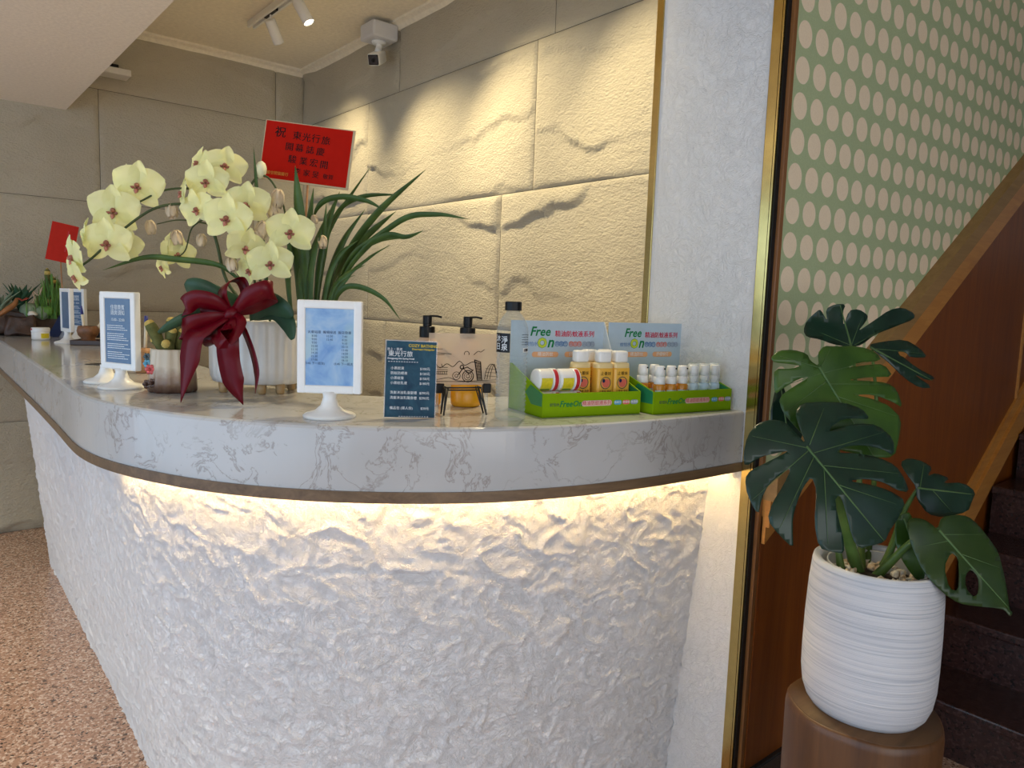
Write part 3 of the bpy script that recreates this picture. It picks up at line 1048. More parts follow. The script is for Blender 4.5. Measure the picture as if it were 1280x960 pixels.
def pump_bottle(label, loc, rz):
    t = thing('pump_bottle', label, 'soap bottle', loc, rz, 'soap dispensers with black pumps')
    mk('liquid', lathe([(0.030, 0.0), (0.0345, 0.004), (0.0355, 0.012), (0.0355, 0.052), (0.0340, 0.053)], 32), M['orange_liquid'], t, True)
    mk('bottle_body', lathe([(0.0360, 0.053), (0.0362, 0.056), (0.0362, 0.120), (0.034, 0.135), (0.026, 0.148), (0.016, 0.155), (0.014, 0.158)], 32), M['bottle_beige'], t, True)
    mk('collar', lathe([(0.0175, 0.157), (0.0178, 0.158), (0.0178, 0.181), (0.0165, 0.182)], 28), M['black'], t)
    pm = mk('pump', join(lathe([(0.010, 0.182), (0.010, 0.188), (0.0105, 0.189), (0.0105, 0.205), (0.0095, 0.207)], 20),
                         box(-0.0085, 0.0085, -0.007, 0.007, 0.201, 0.2065, 0.001, 1)), M['black'], t, False)
    mk('nozzle', tube(smooth_path([(0.004, 0, 0.2055), (0.020, 0, 0.2060), (0.033, 0, 0.2035)], 5), 0.0024, 8), M['black'], pm, True)
    return t


pump_bottle('soap bottle with black pump standing behind the blue price card', on(532, 506), FACE + 0.1)
pump_bottle('soap bottle with black pump and orange liquid behind the printed sheet', on(582, 507), FACE + 0.1)

ws0, ws1 = on(552, 520), on(608, 519)
wm = (ws0 + ws1) / 2
rz = math.atan2((ws1 - ws0).y, (ws1 - ws0).x)
t = thing('wire_stand', 'small black wire stand in front of the orange soap bottle', 'stand', wm, rz)
for sx in (-1, 1):
    for yy, zb in ((0.0, 0.0), (0.024, 0.0)):
        x = 0.042 * sx
        mk('leg', join(tube([(x * 1.12, yy - 0.008, 0.002), (x * 0.92, yy + 0.010, 0.058)], 0.0016, 8), tube([(x * 1.12, yy - 0.008, 0.002), (x * 0.80, yy + 0.012, 0.058)], 0.0016, 8)), M['black_wire'], t, True)
mk('top_bar', join(tube([(-0.040, 0.010, 0.0585), (0.040, 0.010, 0.0585)], 0.0018, 8), tube([(-0.034, 0.014, 0.053), (0.034, 0.014, 0.053)], 0.0016, 8)), M['black_wire'], t, True)
for sx in (-1, 1):
    mk('side_bar', tube([(0.038 * sx, 0.010, 0.0585), (0.038 * sx, 0.034, 0.0585)], 0.0016, 8), M['black_wire'], t, True)

# frosted sheet with a line drawing of a town, held by two black clips
t = thing('printed_sheet', 'frosted sheet with black line drawing of a town and cyclist', 'print', wm + Vector((math.cos(rz) * 0.012, math.sin(rz) * 0.012, 0)) + Vector((-math.sin(rz), math.cos(rz), 0)) * 0.052, rz)
SW, Z0, Z1 = 0.160, 0.060, 0.172
sheet = mk('sheet', box(-SW / 2, SW / 2, -0.001, 0.001, Z0, Z1), M['frosted'], t)
for sx, wd in ((-0.060, 0.030), (0.052, 0.018)):
    mk('clip', box(sx - wd / 2, sx + wd / 2, -0.006, 0.006, Z0 - 0.018, Z0 + 0.003, 0.002), M['black'], t)
    mk('clip_leg', box(sx - 0.003, sx + 0.003, -0.002, 0.004, 0.0, Z0 - 0.016), M['acrylic'], t)
LN = []


def ink(pts, r=0.0007, closed=False, smoothn=0):
    P_ = [(x, -0.0014, z) for x, z in pts]
    if closed:
        P_.append(P_[0])
    if smoothn:
        P_ = smooth_path(P_, smoothn)
    LN.append(tube(P_, r, 4))


def circ(x, z, r, n=18, a0=0.0, a1=2 * math.pi, rr=0.0007):
    ink([(x + r * math.cos(a0 + (a1 - a0) * i / n), z + r * math.sin(a0 + (a1 - a0) * i / n)) for i in range(n + 1)], rr)


# hills, sun, tram, cyclist, tower, arched bridge, ground line
ink([(-0.078, 0.094), (-0.068, 0.108), (-0.055, 0.097), (-0.040, 0.106), (-0.026, 0.100), (-0.012, 0.112), (0.0, 0.103), (0.016, 0.110), (0.027, 0.109)], smoothn=4)
circ(0.004, 0.128, 0.0055, 14, -0.4, math.pi + 0.4)
ink([(0.020, 0.126), (0.030, 0.134), (0.036, 0.132), (0.044, 0.138)], smoothn=3)
for z in (0.099, 0.094, 0.090, 0.084):
    ink([(-0.078, z), (-0.038, z - 0.001)])
for i in range(9):
    ink([(-0.074 + i * 0.0042, 0.084), (-0.074 + i * 0.0042, 0.090)], 0.0006)
ink([(-0.068, 0.106), (-0.064, 0.099)]); ink([(-0.052, 0.106), (-0.050, 0.099)])
circ(-0.018, 0.080, 0.0085, 16); circ(-0.018, 0.080, 0.0035, 10)
circ(0.008, 0.079, 0.0125, 22, rr=0.0011); circ(0.008, 0.079, 0.0085, 18); circ(0.008, 0.079, 0.004, 10)
ink([(-0.014, 0.082), (-0.004, 0.096), (0.004, 0.090), (0.010, 0.084)], 0.0013); circ(-0.006, 0.099, 0.0040, 12, rr=0.0013)
ink([(-0.004, 0.095), (0.006, 0.099), (0.018, 0.092)], 0.0012); ink([(0.010, 0.084), (0.020, 0.093)], 0.001)
ink([(0.022, 0.115), (0.030, 0.070), (0.040, 0.070), (0.036, 0.111)], 0.0010, True)
for i in range(5):
    ink([(0.0235 + i * 0.0026, 0.114 - i * 0.0008), (0.0310 + i * 0.0020, 0.071)], 0.0006)
for i in range(6):
    ink([(0.0232 + i * 0.0013, 0.109 - i * 0.0065), (0.0368 + i * 0.0006, 0.106 - i * 0.0062)], 0.0006)
for k in range(3):
    ink([(0.046 + k * 0.006, 0.072), (0.050 + k * 0.006, 0.092), (0.060 + k * 0.004, 0.106), (0.072, 0.096 - k * 0.004), (0.076, 0.074)], smoothn=4)
for z in (0.080, 0.088, 0.096):
    ink([(0.048, z), (0.074, z - 0.002)], 0.0006)
ink([(-0.078, 0.074), (-0.060, 0.072), (-0.035, 0.076), (-0.02, 0.070), (0.0, 0.068), (0.03, 0.069), (0.076, 0.071)], smoothn=3)
ink([(-0.070, 0.068), (0.074, 0.066)])
ink([(-0.074, 0.138), (-0.050, 0.138)]); ink([(-0.074, 0.131), (-0.030, 0.127)]); ink([(-0.074, 0.126), (-0.046, 0.126)])
mk('line_drawing', join(*LN), M['ink'], sheet)

# ================================================================== WATER BOTTLE
t = thing('water_bottle', 'clear plastic water bottle with black cap and ribbed body', 'bottle', on(637, 524), FACE)
pf = [(0.020, 0.004), (0.027, 0.0), (0.0315, 0.003), (0.0325, 0.010)]
for i in range(14):
    z = 0.014 + i * 0.0088
    pf += [(0.0325, z), (0.0305, z + 0.0028), (0.0298, z + 0.0044), (0.0305, z + 0.006)]
pf += [(0.0328, 0.140), (0.0328, 0.182), (0.0315, 0.192), (0.027, 0.205), (0.020, 0.216), (0.0145, 0.222), (0.0135, 0.228)]
mk('bottle_body', lathe(pf, 40, True, lambda a, r, z: r * (1 + (0.018 * math.cos(a * 10 + z * 160) if 0.012 < z < 0.138 else 0))), M['pet'], t, True)
mk('cap', lathe([(0.0165, 0.226), (0.0172, 0.227), (0.0172, 0.243), (0.0160, 0.2445)], 36, True, lambda a, r, z: r * (1 + 0.012 * (int(a * 36 / 6.2832 * 1.0) % 2))), M['black'], t)


def wrap_label(name, r, a0, a1, z0, z1, mat, parent, n=10):
    V, Fc = [], []
    for k in range(n + 1):
        a = a0 + (a1 - a0) * k / n
        for z in (z0, z1):
            V.append((r * math.cos(a), r * math.sin(a), z))
    for k in range(n):
        Fc.append((2 * k, 2 * k + 2, 2 * k + 3, 2 * k + 1))
    return mk(name, (V, Fc), mat, parent, True)


lb = wrap_label('black_label', 0.0333, math.radians(-165), math.radians(-98), 0.141, 0.180, M['black'], t)
for i, (ch, a, z) in enumerate((('沐', -146, 0.168), ('淨', -118, 0.166), ('日', -146, 0.152), ('泉', -118, 0.151))):
    aa = math.radians(a)
    text(ch, 0.0155, M['white_ink'], lb, (0.0338 * math.cos(aa), 0.0338 * math.sin(aa), z), rot=(math.pi / 2, 0, aa + math.pi / 2))
bc = wrap_label('barcode_label', 0.0333, math.radians(-48), math.radians(-12), 0.142, 0.151, M['white_plastic'], t, 5)
bars = []
for i in range(9):
    a = math.radians(-42 + i * 2.8)
    bars.append(tube([(0.0335 * math.cos(a), 0.0335 * math.sin(a), 0.1435), (0.0335 * math.cos(a), 0.0335 * math.sin(a), 0.1495)], 0.0004, 4))
for z in (0.158, 0.163, 0.168, 0.173, 0.178):
    bars.append(tube([(0.0333 * math.cos(math.radians(q)), 0.0333 * math.sin(math.radians(q)), z) for q in range(-54, -9, 5)], 0.0006, 4))
mk('fine_print', join(*bars), M['ink'], bc)

# ================================================================== TWO GREEN DISPLAY TRAYS
def pill(parent, body, x, z, w, h, mat, tm, size, yy):
    n = 8
    pts = []
    r = h / 2
    for k in range(n + 1):
        a = math.pi / 2 + math.pi * k / n
        pts.append((x - w / 2 + r + r * math.cos(a), z + r * math.sin(a)))
    for k in range(n + 1):
        a = -math.pi / 2 + math.pi * k / n
        pts.append((x + w / 2 - r + r * math.cos(a), z + r * math.sin(a)))
    o = mk('print_badge', poly_prism(pts, yy - 0.0003, yy), mat, parent)
    text(body, size, tm, o, (x, yy - 0.0006, z))
    return o


def display_tray(label, p0, w, ang, d=0.175, hf=0.052, hb=0.203, hs=0.105):
    t = thing('display_tray', label, 'display box', (p0[0], p0[1], COUNTER), ang, 'green product display trays')
    th = 0.0025
    mk('tray_bottom', box(0, w, 0, d, 0, th), M['green_tray'], t)
    fr = mk('front_panel', box(0, w, 0, th, 0, hf), M['green_tray'], t)
    for x in (0, w - th):
        sp = mk('side_panel', ([(x + a, b, c) for a in (0, th) for b, c in ((th, 0), (d, 0), (d, hs), (d * 0.93, hs), (th, hf))],
                               [(0, 1, 2, 3, 4), (9, 8, 7, 6, 5)] + [(i, i + 5, (i + 1) % 5 + 5, (i + 1) % 5) for i in range(5)]), M['green_tray'], t)
        e = 0.0004
        mk('dark_corner', ([(x + (th + e if s_ else -e), b, c) for s_ in (0, 1) for b, c in ((0.003, 0.024), (0.050, 0.024), (0.078, 0.048), (0.055, 0.066), (0.003, hf))],
                           [(0, 1, 2, 3, 4), (9, 8, 7, 6, 5)] + [(i, i + 5, (i + 1) % 5 + 5, (i + 1) % 5) for i in range(5)]), M['green_dark'], sp)
    bk = mk('back_board', box(0.0, w, d - th, d, 0, hb), M['board_blue'], t)
    for x in (0.0, w - th):
        mk('board_flap', ([(x + a, b, c) for a in (0, th) for b, c in ((d - th, 0.10), (d - th, hb), (d - 0.055, 0.10))],
                          [(0, 1, 2), (5, 4, 3), (0, 3, 4, 1), (1, 4, 5, 2), (2, 5, 3, 0)]), M['board_side'], t) if x > 0 else None
    y = d - th - 0.0006
    text('Free', 0.030, M['ink_green'], bk, (0.076, y, hb - 0.026), shear=0.25, bold=0.0006)
    text('O', 0.030, M['ink_lime'], bk, (0.083, y, hb - 0.053), bold=0.0014)
    text('O', 0.030, M['ink_green'], bk, (0.083, y + 0.0003, hb - 0.053), bold=0.0022)
    text('n', 0.036, M['ink_green'], bk, (0.105, y, hb - 0.051), shear=0.25, bold=0.0008)
    text('蚊怕水', 0.0115, M['ink_blue'], bk, (0.054, y, hb - 0.055))
    text('精油防蚊液系列', 0.0158, M['ink_red'], bk, (0.172, y, hb - 0.031), fat=0.0004)
    for x, ch, mt in ((0.135, '無毒性', 'ink_blue'), (0.174, '無香精', 'ink_coral'), (0.212, '無酒精', 'ink_grey')):
        text(ch, 0.0115, M[mt], bk, (x, y, hb - 0.054))
        for k in (-1, 0, 1):
            V, Fc = lathe([(0.0055, 0), (0.0066, 0), (0.0066, 0.0003), (0.0055, 0.0003)], 16, False)
            mk('print_ring', xf((V, Fc), (x + k * 0.0115, y + 0.0003, hb - 0.054), (math.pi / 2, 0, 0)), M[mt], bk)
    pill(bk, '精油防蚊', 0.092, hb - 0.079, 0.072, 0.013, M['ink_orange'], M['white_ink'], 0.0105, y)
    pill(bk, '舒緩蚊叮', 0.178, hb - 0.079, 0.066, 0.013, M['ink_orange'], M['white_ink'], 0.0105, y)
    yf = -0.0004
    text('蚊怕水', 0.0085, M['ink_navy'], fr, (0.030, yf, hf * 0.52))
    text('Free', 0.0180, M['ink_green'], fr, (0.058, yf, hf * 0.54), shear=0.25, bold=0.0004)
    text('On', 0.0180, M['ink_green'], fr, (0.087, yf, hf * 0.54), shear=0.2, bold=0.0004)
    pill(fr, '精油防蚊液系列', 0.138, hf * 0.54, 0.080, 0.0125, M['ink_pinkish'], M['ink_red'], 0.0110, yf)
    for x, ch, mt in ((0.194, '無毒性', 'ink_cyan'), (0.217, '無香精', 'ink_coral'), (0.2395, '無酒精', 'ink_grey')):
        pill(fr, ch, x, hf * 0.54, 0.0205, 0.0100, M[mt], M['white_ink'], 0.0064, yf)
    return t


A1 = math.radians(-12.5)
A2 = math.radians(-8.5)
display_tray('green display tray holding yellow lotion bottles and jars beside the water bottle', (1.047, 1.148), 0.257, A1, 0.160)
display_tray('green display tray of small spray bottles against the plaster pillar', (1.312, 1.066), 0.252, A2)


def tray_pt(p0, ang, x, y, z=0.0026):
    return Vector((p0[0] + x * math.cos(ang) - y * math.sin(ang), p0[1] + x * math.sin(ang) + y * math.cos(ang), COUNTER + z))


def lotion_bottle():
    t = thing('lotion_bottle', '', 'bottle', (0, 0, 0), A1, 'yellow lotion bottles in the green tray')
    w, d, h = 0.0225, 0.015, 0.112
    mk('bottle_body', box(-w, w, -d, d, 0, h - 0.010, 0.006, 3), M['lotion'], t, True)
    mk('shoulder', join(box(-w + 0.001, w - 0.001, -d + 0.001, d - 0.001, h - 0.018, h, 0.006, 3)), M['lotion_top'], t, True)
    mk('cap', join(box(-0.0165, 0.0165, -0.012, 0.012, h, h + 0.026, 0.004, 2), box(-0.006, 0.006, -0.0128, -0.010, h + 0.019, h + 0.0205)), M['white_plastic'], t, True)
    lb = mk('label_ring', xf(lathe([(0.0125, 0), (0.0140, 0), (0.0140, 0.0004), (0.0125, 0.0004)], 24, False), (0, -d - 0.0002, 0.066), (math.pi / 2, 0, 0)), M['ink_navy'], t)
    pts = [(0.0105 * math.cos(a) * (1 + 0.12 * math.sin(3 * a)), 0.0105 * math.sin(a) * (1 + 0.1 * math.cos(2 * a))) for a in [2 * math.pi * k / 18 for k in range(18)]]
    mk('label_emblem', xf(poly_prism(pts, -d - 0.0004, -d), (0.001, 0, 0.065)), M['ink_coral'], t)
    pts = [(0.0038 * math.cos(a), 0.0046 * math.sin(a)) for a in [2 * math.pi * k / 10 for k in range(10)]]
    mk('label_emblem', xf(poly_prism(pts, -d - 0.0007, -d), (-0.0052, 0, 0.0710)), M['ink_navy'], t)
    text('止養妹', 0.0095, M['ink'], t, (0, -d - 0.0005, 0.087))
    text('止養妹 淨身', 0.0062, M['ink'], t, (0, -d - 0.0005, 0.0465))
    return t


TL = ((1.047, 1.148), A1)
lo = lotion_bottle()
spots = [(0.180, 0.046, 'yellow lotion bottle at the front of its tray, middle of the front row'),
         (0.226, 0.046, 'yellow lotion bottle at the right end of the front row in its tray'),
         (0.130, 0.062, 'yellow lotion bottle half hidden behind the stacked white jars'),
         (0.172, 0.090, 'yellow lotion bottle in the back row showing its cap between the front two'),
         (0.216, 0.090, 'yellow lotion bottle in the back row at the right end of its tray')]
for i, (x, y, l) in enumerate(spots):
    o = lo if i == 0 else copy_tree(lo)
    o.location = tray_pt(*TL, x, y)
    o['label'] = l


def balm_jar():
    t = thing('balm_jar', '', 'jar', (0, 0, 0), A1, 'white balm jars in the green tray')
    # lies on its side, axis along the tray width
    body = xf(lathe([(0.020, -0.026), (0.0235, -0.024), (0.0245, -0.020), (0.0245, 0.006), (0.0235, 0.008)], 28), rot=(0, math.pi / 2, 0))
    mk('jar_body', xf(body, (0, 0, 0.025)), M['white_plastic'], t, True)
    lid = xf(lathe([(0.0240, 0.0085), (0.0250, 0.010), (0.0250, 0.023), (0.0225, 0.0255)], 28), rot=(0, math.pi / 2, 0))
    mk('lid', xf(lid, (0, 0, 0.025)), M['white_plastic'], t, True)
    for nm, r, x0, x1, a0, a1, mt in (('yellow_label', 0.0249, -0.0215, 0.006, -100, 14, 'label_yellow'), ('red_label', 0.0254, 0.012, 0.021, -70, 66, 'label_red'), ('fine_print', 0.0251, -0.019, 0.003, -58, -48, 'ink_green'), ('fine_print', 0.0251, -0.012, 0.003, -84, -78, 'ink_green')):
        V, Fc = [], []
        n = 10
        for k in range(n + 1):
            a = math.radians(a0 + (a1 - a0) * k / n)
            for x in (x0, x1):
                V.append((x, -r * math.cos(a), 0.025 + r * math.sin(a)))
        for k in range(n):
            Fc.append((2 * k, 2 * k + 1, 2 * k + 3, 2 * k + 2))
        mk(nm, (V, Fc), M[mt], t, True)
    return t


bj = balm_jar()
for i, (x, y, z, l) in enumerate([(0.082, 0.042, 0.052, 'white balm jar with yellow label, upper right one of the pile in the tray'),
                                  (0.030, 0.046, 0.052, 'white balm jar with yellow label, upper left one right behind the water bottle'),
                                  (0.088, 0.036, 0.0026, 'white balm jar at the bottom of the pile behind the tray front'),
                                  (0.034, 0.036, 0.0026, 'white balm jar at the bottom left corner of the tray')]):
    o = bj if i == 0 else copy_tree(bj)
    o.location = tray_pt(*TL, x, y, z)
    o['label'] = l


def spray_bottle(kind):
    t = thing('spray_bottle', '', 'spray bottle', (0, 0, 0), A2, 'small spray bottles in the green tray')
    mk('bottle_body', lathe([(0.0125, 0), (0.0142, 0.002), (0.0142, 0.058), (0.0125, 0.062), (0.0105, 0.064)], 24), M['amber'] if kind == 'amber' else M['label_blue'], t, True)
    wrap_label('label', 0.0145, math.radians(-170), math.radians(-10), 0.012, 0.055 if kind != 'amber' else 0.049, M['label_blue'], t)
    text('止養妹', 0.0062, M['ink_navy'], t, (0, -0.0149, 0.046))
    mk('collar', lathe([(0.0128, 0.063), (0.0132, 0.064), (0.0132, 0.079), (0.0122, 0.080)], 24), M['white_plastic'], t, True)
    hd = mk('spray_head', lathe([(0.0122, 0.080), (0.0122, 0.092), (0.0105, 0.104), (0.0098, 0.105)], 24), M['white_plastic'], t, True)
    if kind == 'amber':
        mk('nozzle', xf(lathe([(0.0019, 0), (0.0019, 0.003)], 10), (0.004, -0.0095, 0.099), (math.pi / 2, 0, 0)), M['black'], hd)
    else:
        mk('clear_overcap', lathe([(0.0138, 0.065), (0.0138, 0.106), (0.0125, 0.109)], 24), M['clear_cap'], t, True)
    return t


TR = ((1.312, 1.066), A2)
sa, sb = spray_bottle('amber'), spray_bottle('clear')
ord_ = ['leftmost in the front row of its tray', 'second from the left in the front row', 'third from the left in the front row']
sp = [(0.046, 0.034, 'amber spray bottle ' + ord_[0], 0), (0.082, 0.034, 'amber spray bottle ' + ord_[1], 0), (0.118, 0.034, 'amber spray bottle ' + ord_[2], 0),
      (0.030, 0.075, 'amber spray bottle in the back row, leftmost, by the dark tray corner', 0), (0.066, 0.075, 'amber spray bottle in the back row, second from the left', 0),
      (0.154, 0.034, 'pale blue spray bottle with clear cap beside the amber ones', 1), (0.190, 0.034, 'pale blue spray bottle with clear cap, middle of the three', 1),
      (0.224, 0.034, 'pale blue spray bottle with clear cap nearest the pillar', 1)]
seen = set()
for x, y, l, k in sp:
    src = sb if k else sa
    o = src if k not in seen else copy_tree(src)
    seen.add(k)
    o.location = tray_pt(*TR, x, y)
    o['label'] = l

# ================================================================== CACTUS POT
cl = on(216, 489)
t = thing('cactus_pot', 'small cactus with golden tips in a ribbed cream and brown pot', 'potted cactus', cl, FACE)
flu = lambda a, r, z: r * (1 + 0.022 * math.copysign(abs(math.sin(a * 13)) ** 0.5, math.sin(a * 13)))
mk('pot', lathe([(0.052, 0.0), (0.056, 0.004), (0.0545, 0.03), (0.050, 0.075), (0.047, 0.100), (0.0475, 0.104), (0.043, 0.104), (0.043, 0.092)], 104, True, flu), M['cactus_pot'], t, True)
mk('soil', lathe([(0.042, 0.088), (0.042, 0.094), (0.001, 0.098)], 20), M['soil'], t, True)


def flower_bead(parent, x, z, s, mat, yb=-0.054):
    parts = []
    for k in range(6):
        a = k * math.pi / 3
        parts.append(xf(lathe([(0.0005, -0.4), (0.7, -0.25), (1.0, 0.0), (0.7, 0.3), (0.0005, 0.45)], 8, False), (x + 0.9 * s * math.cos(a), yb, z + 0.9 * s * math.sin(a)), (math.pi / 2, 0, 0), (s * .62, s * .62, s * .62)))
    parts.append(xf(lathe([(0.0005, -0.4), (0.8, 0.0), (0.0005, 0.6)], 8, False), (x, yb - s * 0.2, z), (math.pi / 2, 0, 0), (s * .5, s * .5, s * .7)))
    return mk('flower_ornament', join(*parts), mat, parent, True)


o = flower_bead(t, 0, 0, 0.0085, M['pink_bead'], 0); o.location = (-0.033, -0.044, 0.056)
o = flower_bead(t, 0, 0, 0.0070, M['blue_bead'], 0); o.location = (-0.046, -0.030, 0.068)
o = flower_bead(t, 0, 0, 0.0065, M['slate_bead'], 0); o.location = (-0.050, -0.022, 0.084)
o = flower_bead(t, 0, 0, 0.0080, M['cactus_pot'], 0); o.location = (-0.024, -0.050, 0.024)
o = flower_bead(t, 0, 0, 0.0080, M['cactus_pot'], 0); o.location = (-0.042, -0.040, 0.020)


def cactus_arm(parent, base, tip, r):
    base, tip = Vector(base), Vector(tip)
    mid = (base + tip) / 2 + Vector((0, 0, 0.006))
    P_ = smooth_path([base, mid, tip], 5)
    prof = lambda s: 0.8 + 0.25 * math.sin(s * 2.6) if s < 0.85 else (0.95 * math.sqrt(max(0.02, 1 - ((s - 0.85) / 0.16) ** 2)))
    a = mk('cactus_arm', tube(P_, r, 10, prof), M['cactus'], parent, True)
    d = (tip - mid).normalized()
    mk('golden_tip', tube([tip - d * r * 0.9, tip - d * r * 0.3, tip + d * r * 0.1, tip + d * r * 0.25], r * 0.92, 10, lambda s: (1.0, 0.95, 0.72, 0.3)[min(3, int(s * 3.01))]), M['cactus_tip'], a, True)


for b_, tp, r in (((-0.012, -0.02, 0.095), (-0.044, -0.026, 0.168), 0.0135), ((-0.002, 0, 0.095), (-0.004, 0.005, 0.176), 0.0125), ((0.005, -0.02, 0.095), (0.008, -0.052, 0.120), 0.0125),
                  ((0.012, 0.01, 0.095), (0.022, 0.012, 0.170), 0.013), ((-0.02, 0.0, 0.095), (-0.040, -0.015, 0.128), 0.0105), ((0.02, -0.005, 0.095), (0.034, -0.012, 0.150), 0.0125),
                  ((-0.012, 0.02, 0.095), (-0.018, 0.028, 0.165), 0.0125), ((0.018, 0.02, 0.095), (0.045, 0.018, 0.148), 0.012), ((0.0, -0.012, 0.095), (0.016, -0.030, 0.152), 0.011)):
    cactus_arm(t, b_, tp, r)

# small wooden pen block and a pen behind the cactus
t = thing('wooden_block', 'light brown wooden pen block between the notice frame and cactus', 'wooden block', on(180, 466), FACE + 0.2)
mk('block_body', lathe([(0.020, 0), (0.022, 0.003), (0.0225, 0.026), (0.018, 0.033), (0.022, 0.040), (0.0235, 0.060), (0.020, 0.072), (0.013, 0.073)], 24), M['tan_wood'], t, True)
pn = mk('pen', tube([(0.004, 0.002, 0.06), (0.010, -0.004, 0.165)], 0.0045, 10), M['pen_cream'], t, True)
mk('pen_cap', tube([(0.0085, -0.0025, 0.140), (0.0103, -0.0043, 0.168)], 0.0052, 10), M['pen_blue'], pn, True)
t = thing('paper_slip', 'black card lying on the counter beside the notice frame', 'card', on(129, 455), 0.5)
mk('slip', box(-0.045, 0.045, -0.03, 0.03, 0, 0.0012), M['black'], t)

# ================================================================== ORCHID PLANTER
OD = 1.74                                     # distance of the planter from the viewer
oc = on(322, 492) + Vector((0.02, 0.05, 0))
op = thing('orchid_planter', 'white fluted planter of yellow orchids and strap leaves with crimson bow', 'potted orchid', oc, FACE)
OINV = (Matrix.Translation(oc) @ Matrix.Rotation(FACE, 4, 'Z')).inverted()


def lo_(px, py, dd=0.0):
    """picture position, at a distance dd beyond the planter, in planter coordinates"""
    return OINV @ at(px, py, OD + dd)


def pot_flute(a, r, z):
    return r * (1 + 0.010 * math.copysign(abs(math.sin(a * 30)) ** 0.6, math.sin(a * 30)))


pv = lathe([(0.80, 0.022), (0.93, 0.026), (0.985, 0.040), (1.0, 0.060), (1.0, 0.165), (0.99, 0.176), (0.95, 0.178), (0.93, 0.160)], 240, True, pot_flute)
mk('pot', ([(x * 0.117, y * 0.085, z) for x, y, z in pv[0]], pv[1]), M['pot_cream'], op, True)
mk('potting_bark', xf(lathe([(0.92, 0.158), (0.92, 0.165), (0.001, 0.170)], 40), sc=(0.117, 0.085, 1)), M['soil'], op, True)
for x, y in ((-0.07, -0.045), (0.07, -0.045), (-0.07, 0.045), (0.07, 0.045), (0.03, -0.060)):
    mk('foot', lathe([(0.008, 0), (0.010, 0.004), (0.012, 0.030)], 12), M['pot_foot'], op, True, (x, y, 0))


def blade(pts, width, mat, side=None, bend=0.25, w_fn=None, name='leaf', thick=0.0007, tip=0.0):
    P_ = smooth_path(pts, 7)
    sd_ = side or Vector((0.9, -0.3, 0.3))
    wf = w_fn or (lambda t: width * (0.45 + 0.55 * min(1, t * 3)) * max(0.02, (1 - max(0, (t - 0.55) / 0.45) ** 1.8)))
    return mk(name, ribbon(P_, lambda t: sd_, wf, thick, bend), mat, op, True)


# strap leaves: (picture points from root to tip, width, distance offsets)
straps = [
    ([(386, 392), (381, 330), (374, 262), (369, 207)], 0.030, 0.00, -0.05), ([(402, 392), (424, 335), (470, 268), (532, 212)], 0.021, 0.03, 0.04),
    ([(404, 392), (440, 330), (500, 276), (545, 268), (587, 274)], 0.014, 0.02, -0.03), ([(398, 392), (425, 330), (458, 295), (495, 264)], 0.022, 0.05, 0.08),
    ([(404, 392), (436, 325), (480, 295), (508, 296), (530, 288)], 0.014, 0.0, 0.0), ([(398, 392), (432, 330), (470, 302), (508, 297)], 0.012, 0.06, 0.1),
    ([(404, 392), (418, 362), (436, 342), (456, 331)], 0.018, -0.02, -0.04), ([(406, 392), (424, 366), (446, 358), (478, 372), (501, 400)], 0.013, -0.03, -0.08),
    ([(394, 392), (402, 320), (413, 270), (425, 239)], 0.018, 0.05, 0.06), ([(384, 300), (398, 258), (424, 246), (458, 251), (482, 264)], 0.014, 0.05, 0.03),
    ([(396, 330), (420, 268), (452, 246), (503, 243)], 0.013, 0.06, 0.1), ([(392, 392), (404, 320), (415, 280), (462, 210)], 0.020, 0.09, 0.14),
    ([(384, 392), (380, 330), (386, 280), (392, 235)], 0.022, 0.05, 0.06), ([(392, 392), (398, 340), (404, 300), (408, 255)], 0.018, 0.02, 0.0),
    ([(410, 392), (428, 345), (452, 310), (480, 285)], 0.017, 0.03, 0.05), ([(376, 392), (372, 340), (366, 300), (368, 262)], 0.020, 0.03, 0.03),
    ([(366, 392), (360, 350), (362, 310), (358, 270)], 0.016, 0.02, 0.02), ([(398, 392), (412, 345), (430, 300), (456, 262)], 0.020, 0.06, 0.06),
    ([(402, 392), (410, 350), (425, 318), (448, 300)], 0.016, 0.0, -0.02), ([(390, 392), (388, 350), (394, 310), (402, 290)], 0.018, -0.02, -0.03),
    ([(408, 392), (430, 352), (462, 322), (488, 306)], 0.013, 0.02, 0.02), ([(372, 392), (380, 345), (396, 300), (412, 262)], 0.016, 0.04, 0.04),
    ([(338, 385), (330, 320), (322, 250), (317, 184)], 0.013, 0.04, -0.02), ([(300, 350), (272, 331), (220, 324), (180, 322), (128, 338)], 0.014, -0.06, -0.10),
    ([(412, 392), (420, 368), (432, 350), (444, 344)], 0.014, -0.03, -0.04), ([(380, 392), (376, 350), (384, 312), (380, 285)], 0.018, 0.0, -0.01),
]
SIDE = OINV.to_3x3() @ (ROT @ Vector((0.95, 0.25, 0.35)))
for i, (pts, wd, d0, d1) in enumerate(straps):
    n = len(pts)
    P3 = [lo_(x, y, d0 + (d1 - d0) * k / (n - 1)) for k, (x, y) in enumerate(pts)]
    if pts[0][1] > 380:
        P3[0].z = min(P3[0].z, 0.165)
    sdv = SIDE if abs(pts[-1][0] - pts[0][0]) < 90 else OINV.to_3x3() @ (ROT @ Vector((0.3, 0.9, 0.4)))
    blade(P3, wd * 1.0, M['grass'], sdv, 0.3, name='strap_leaf')

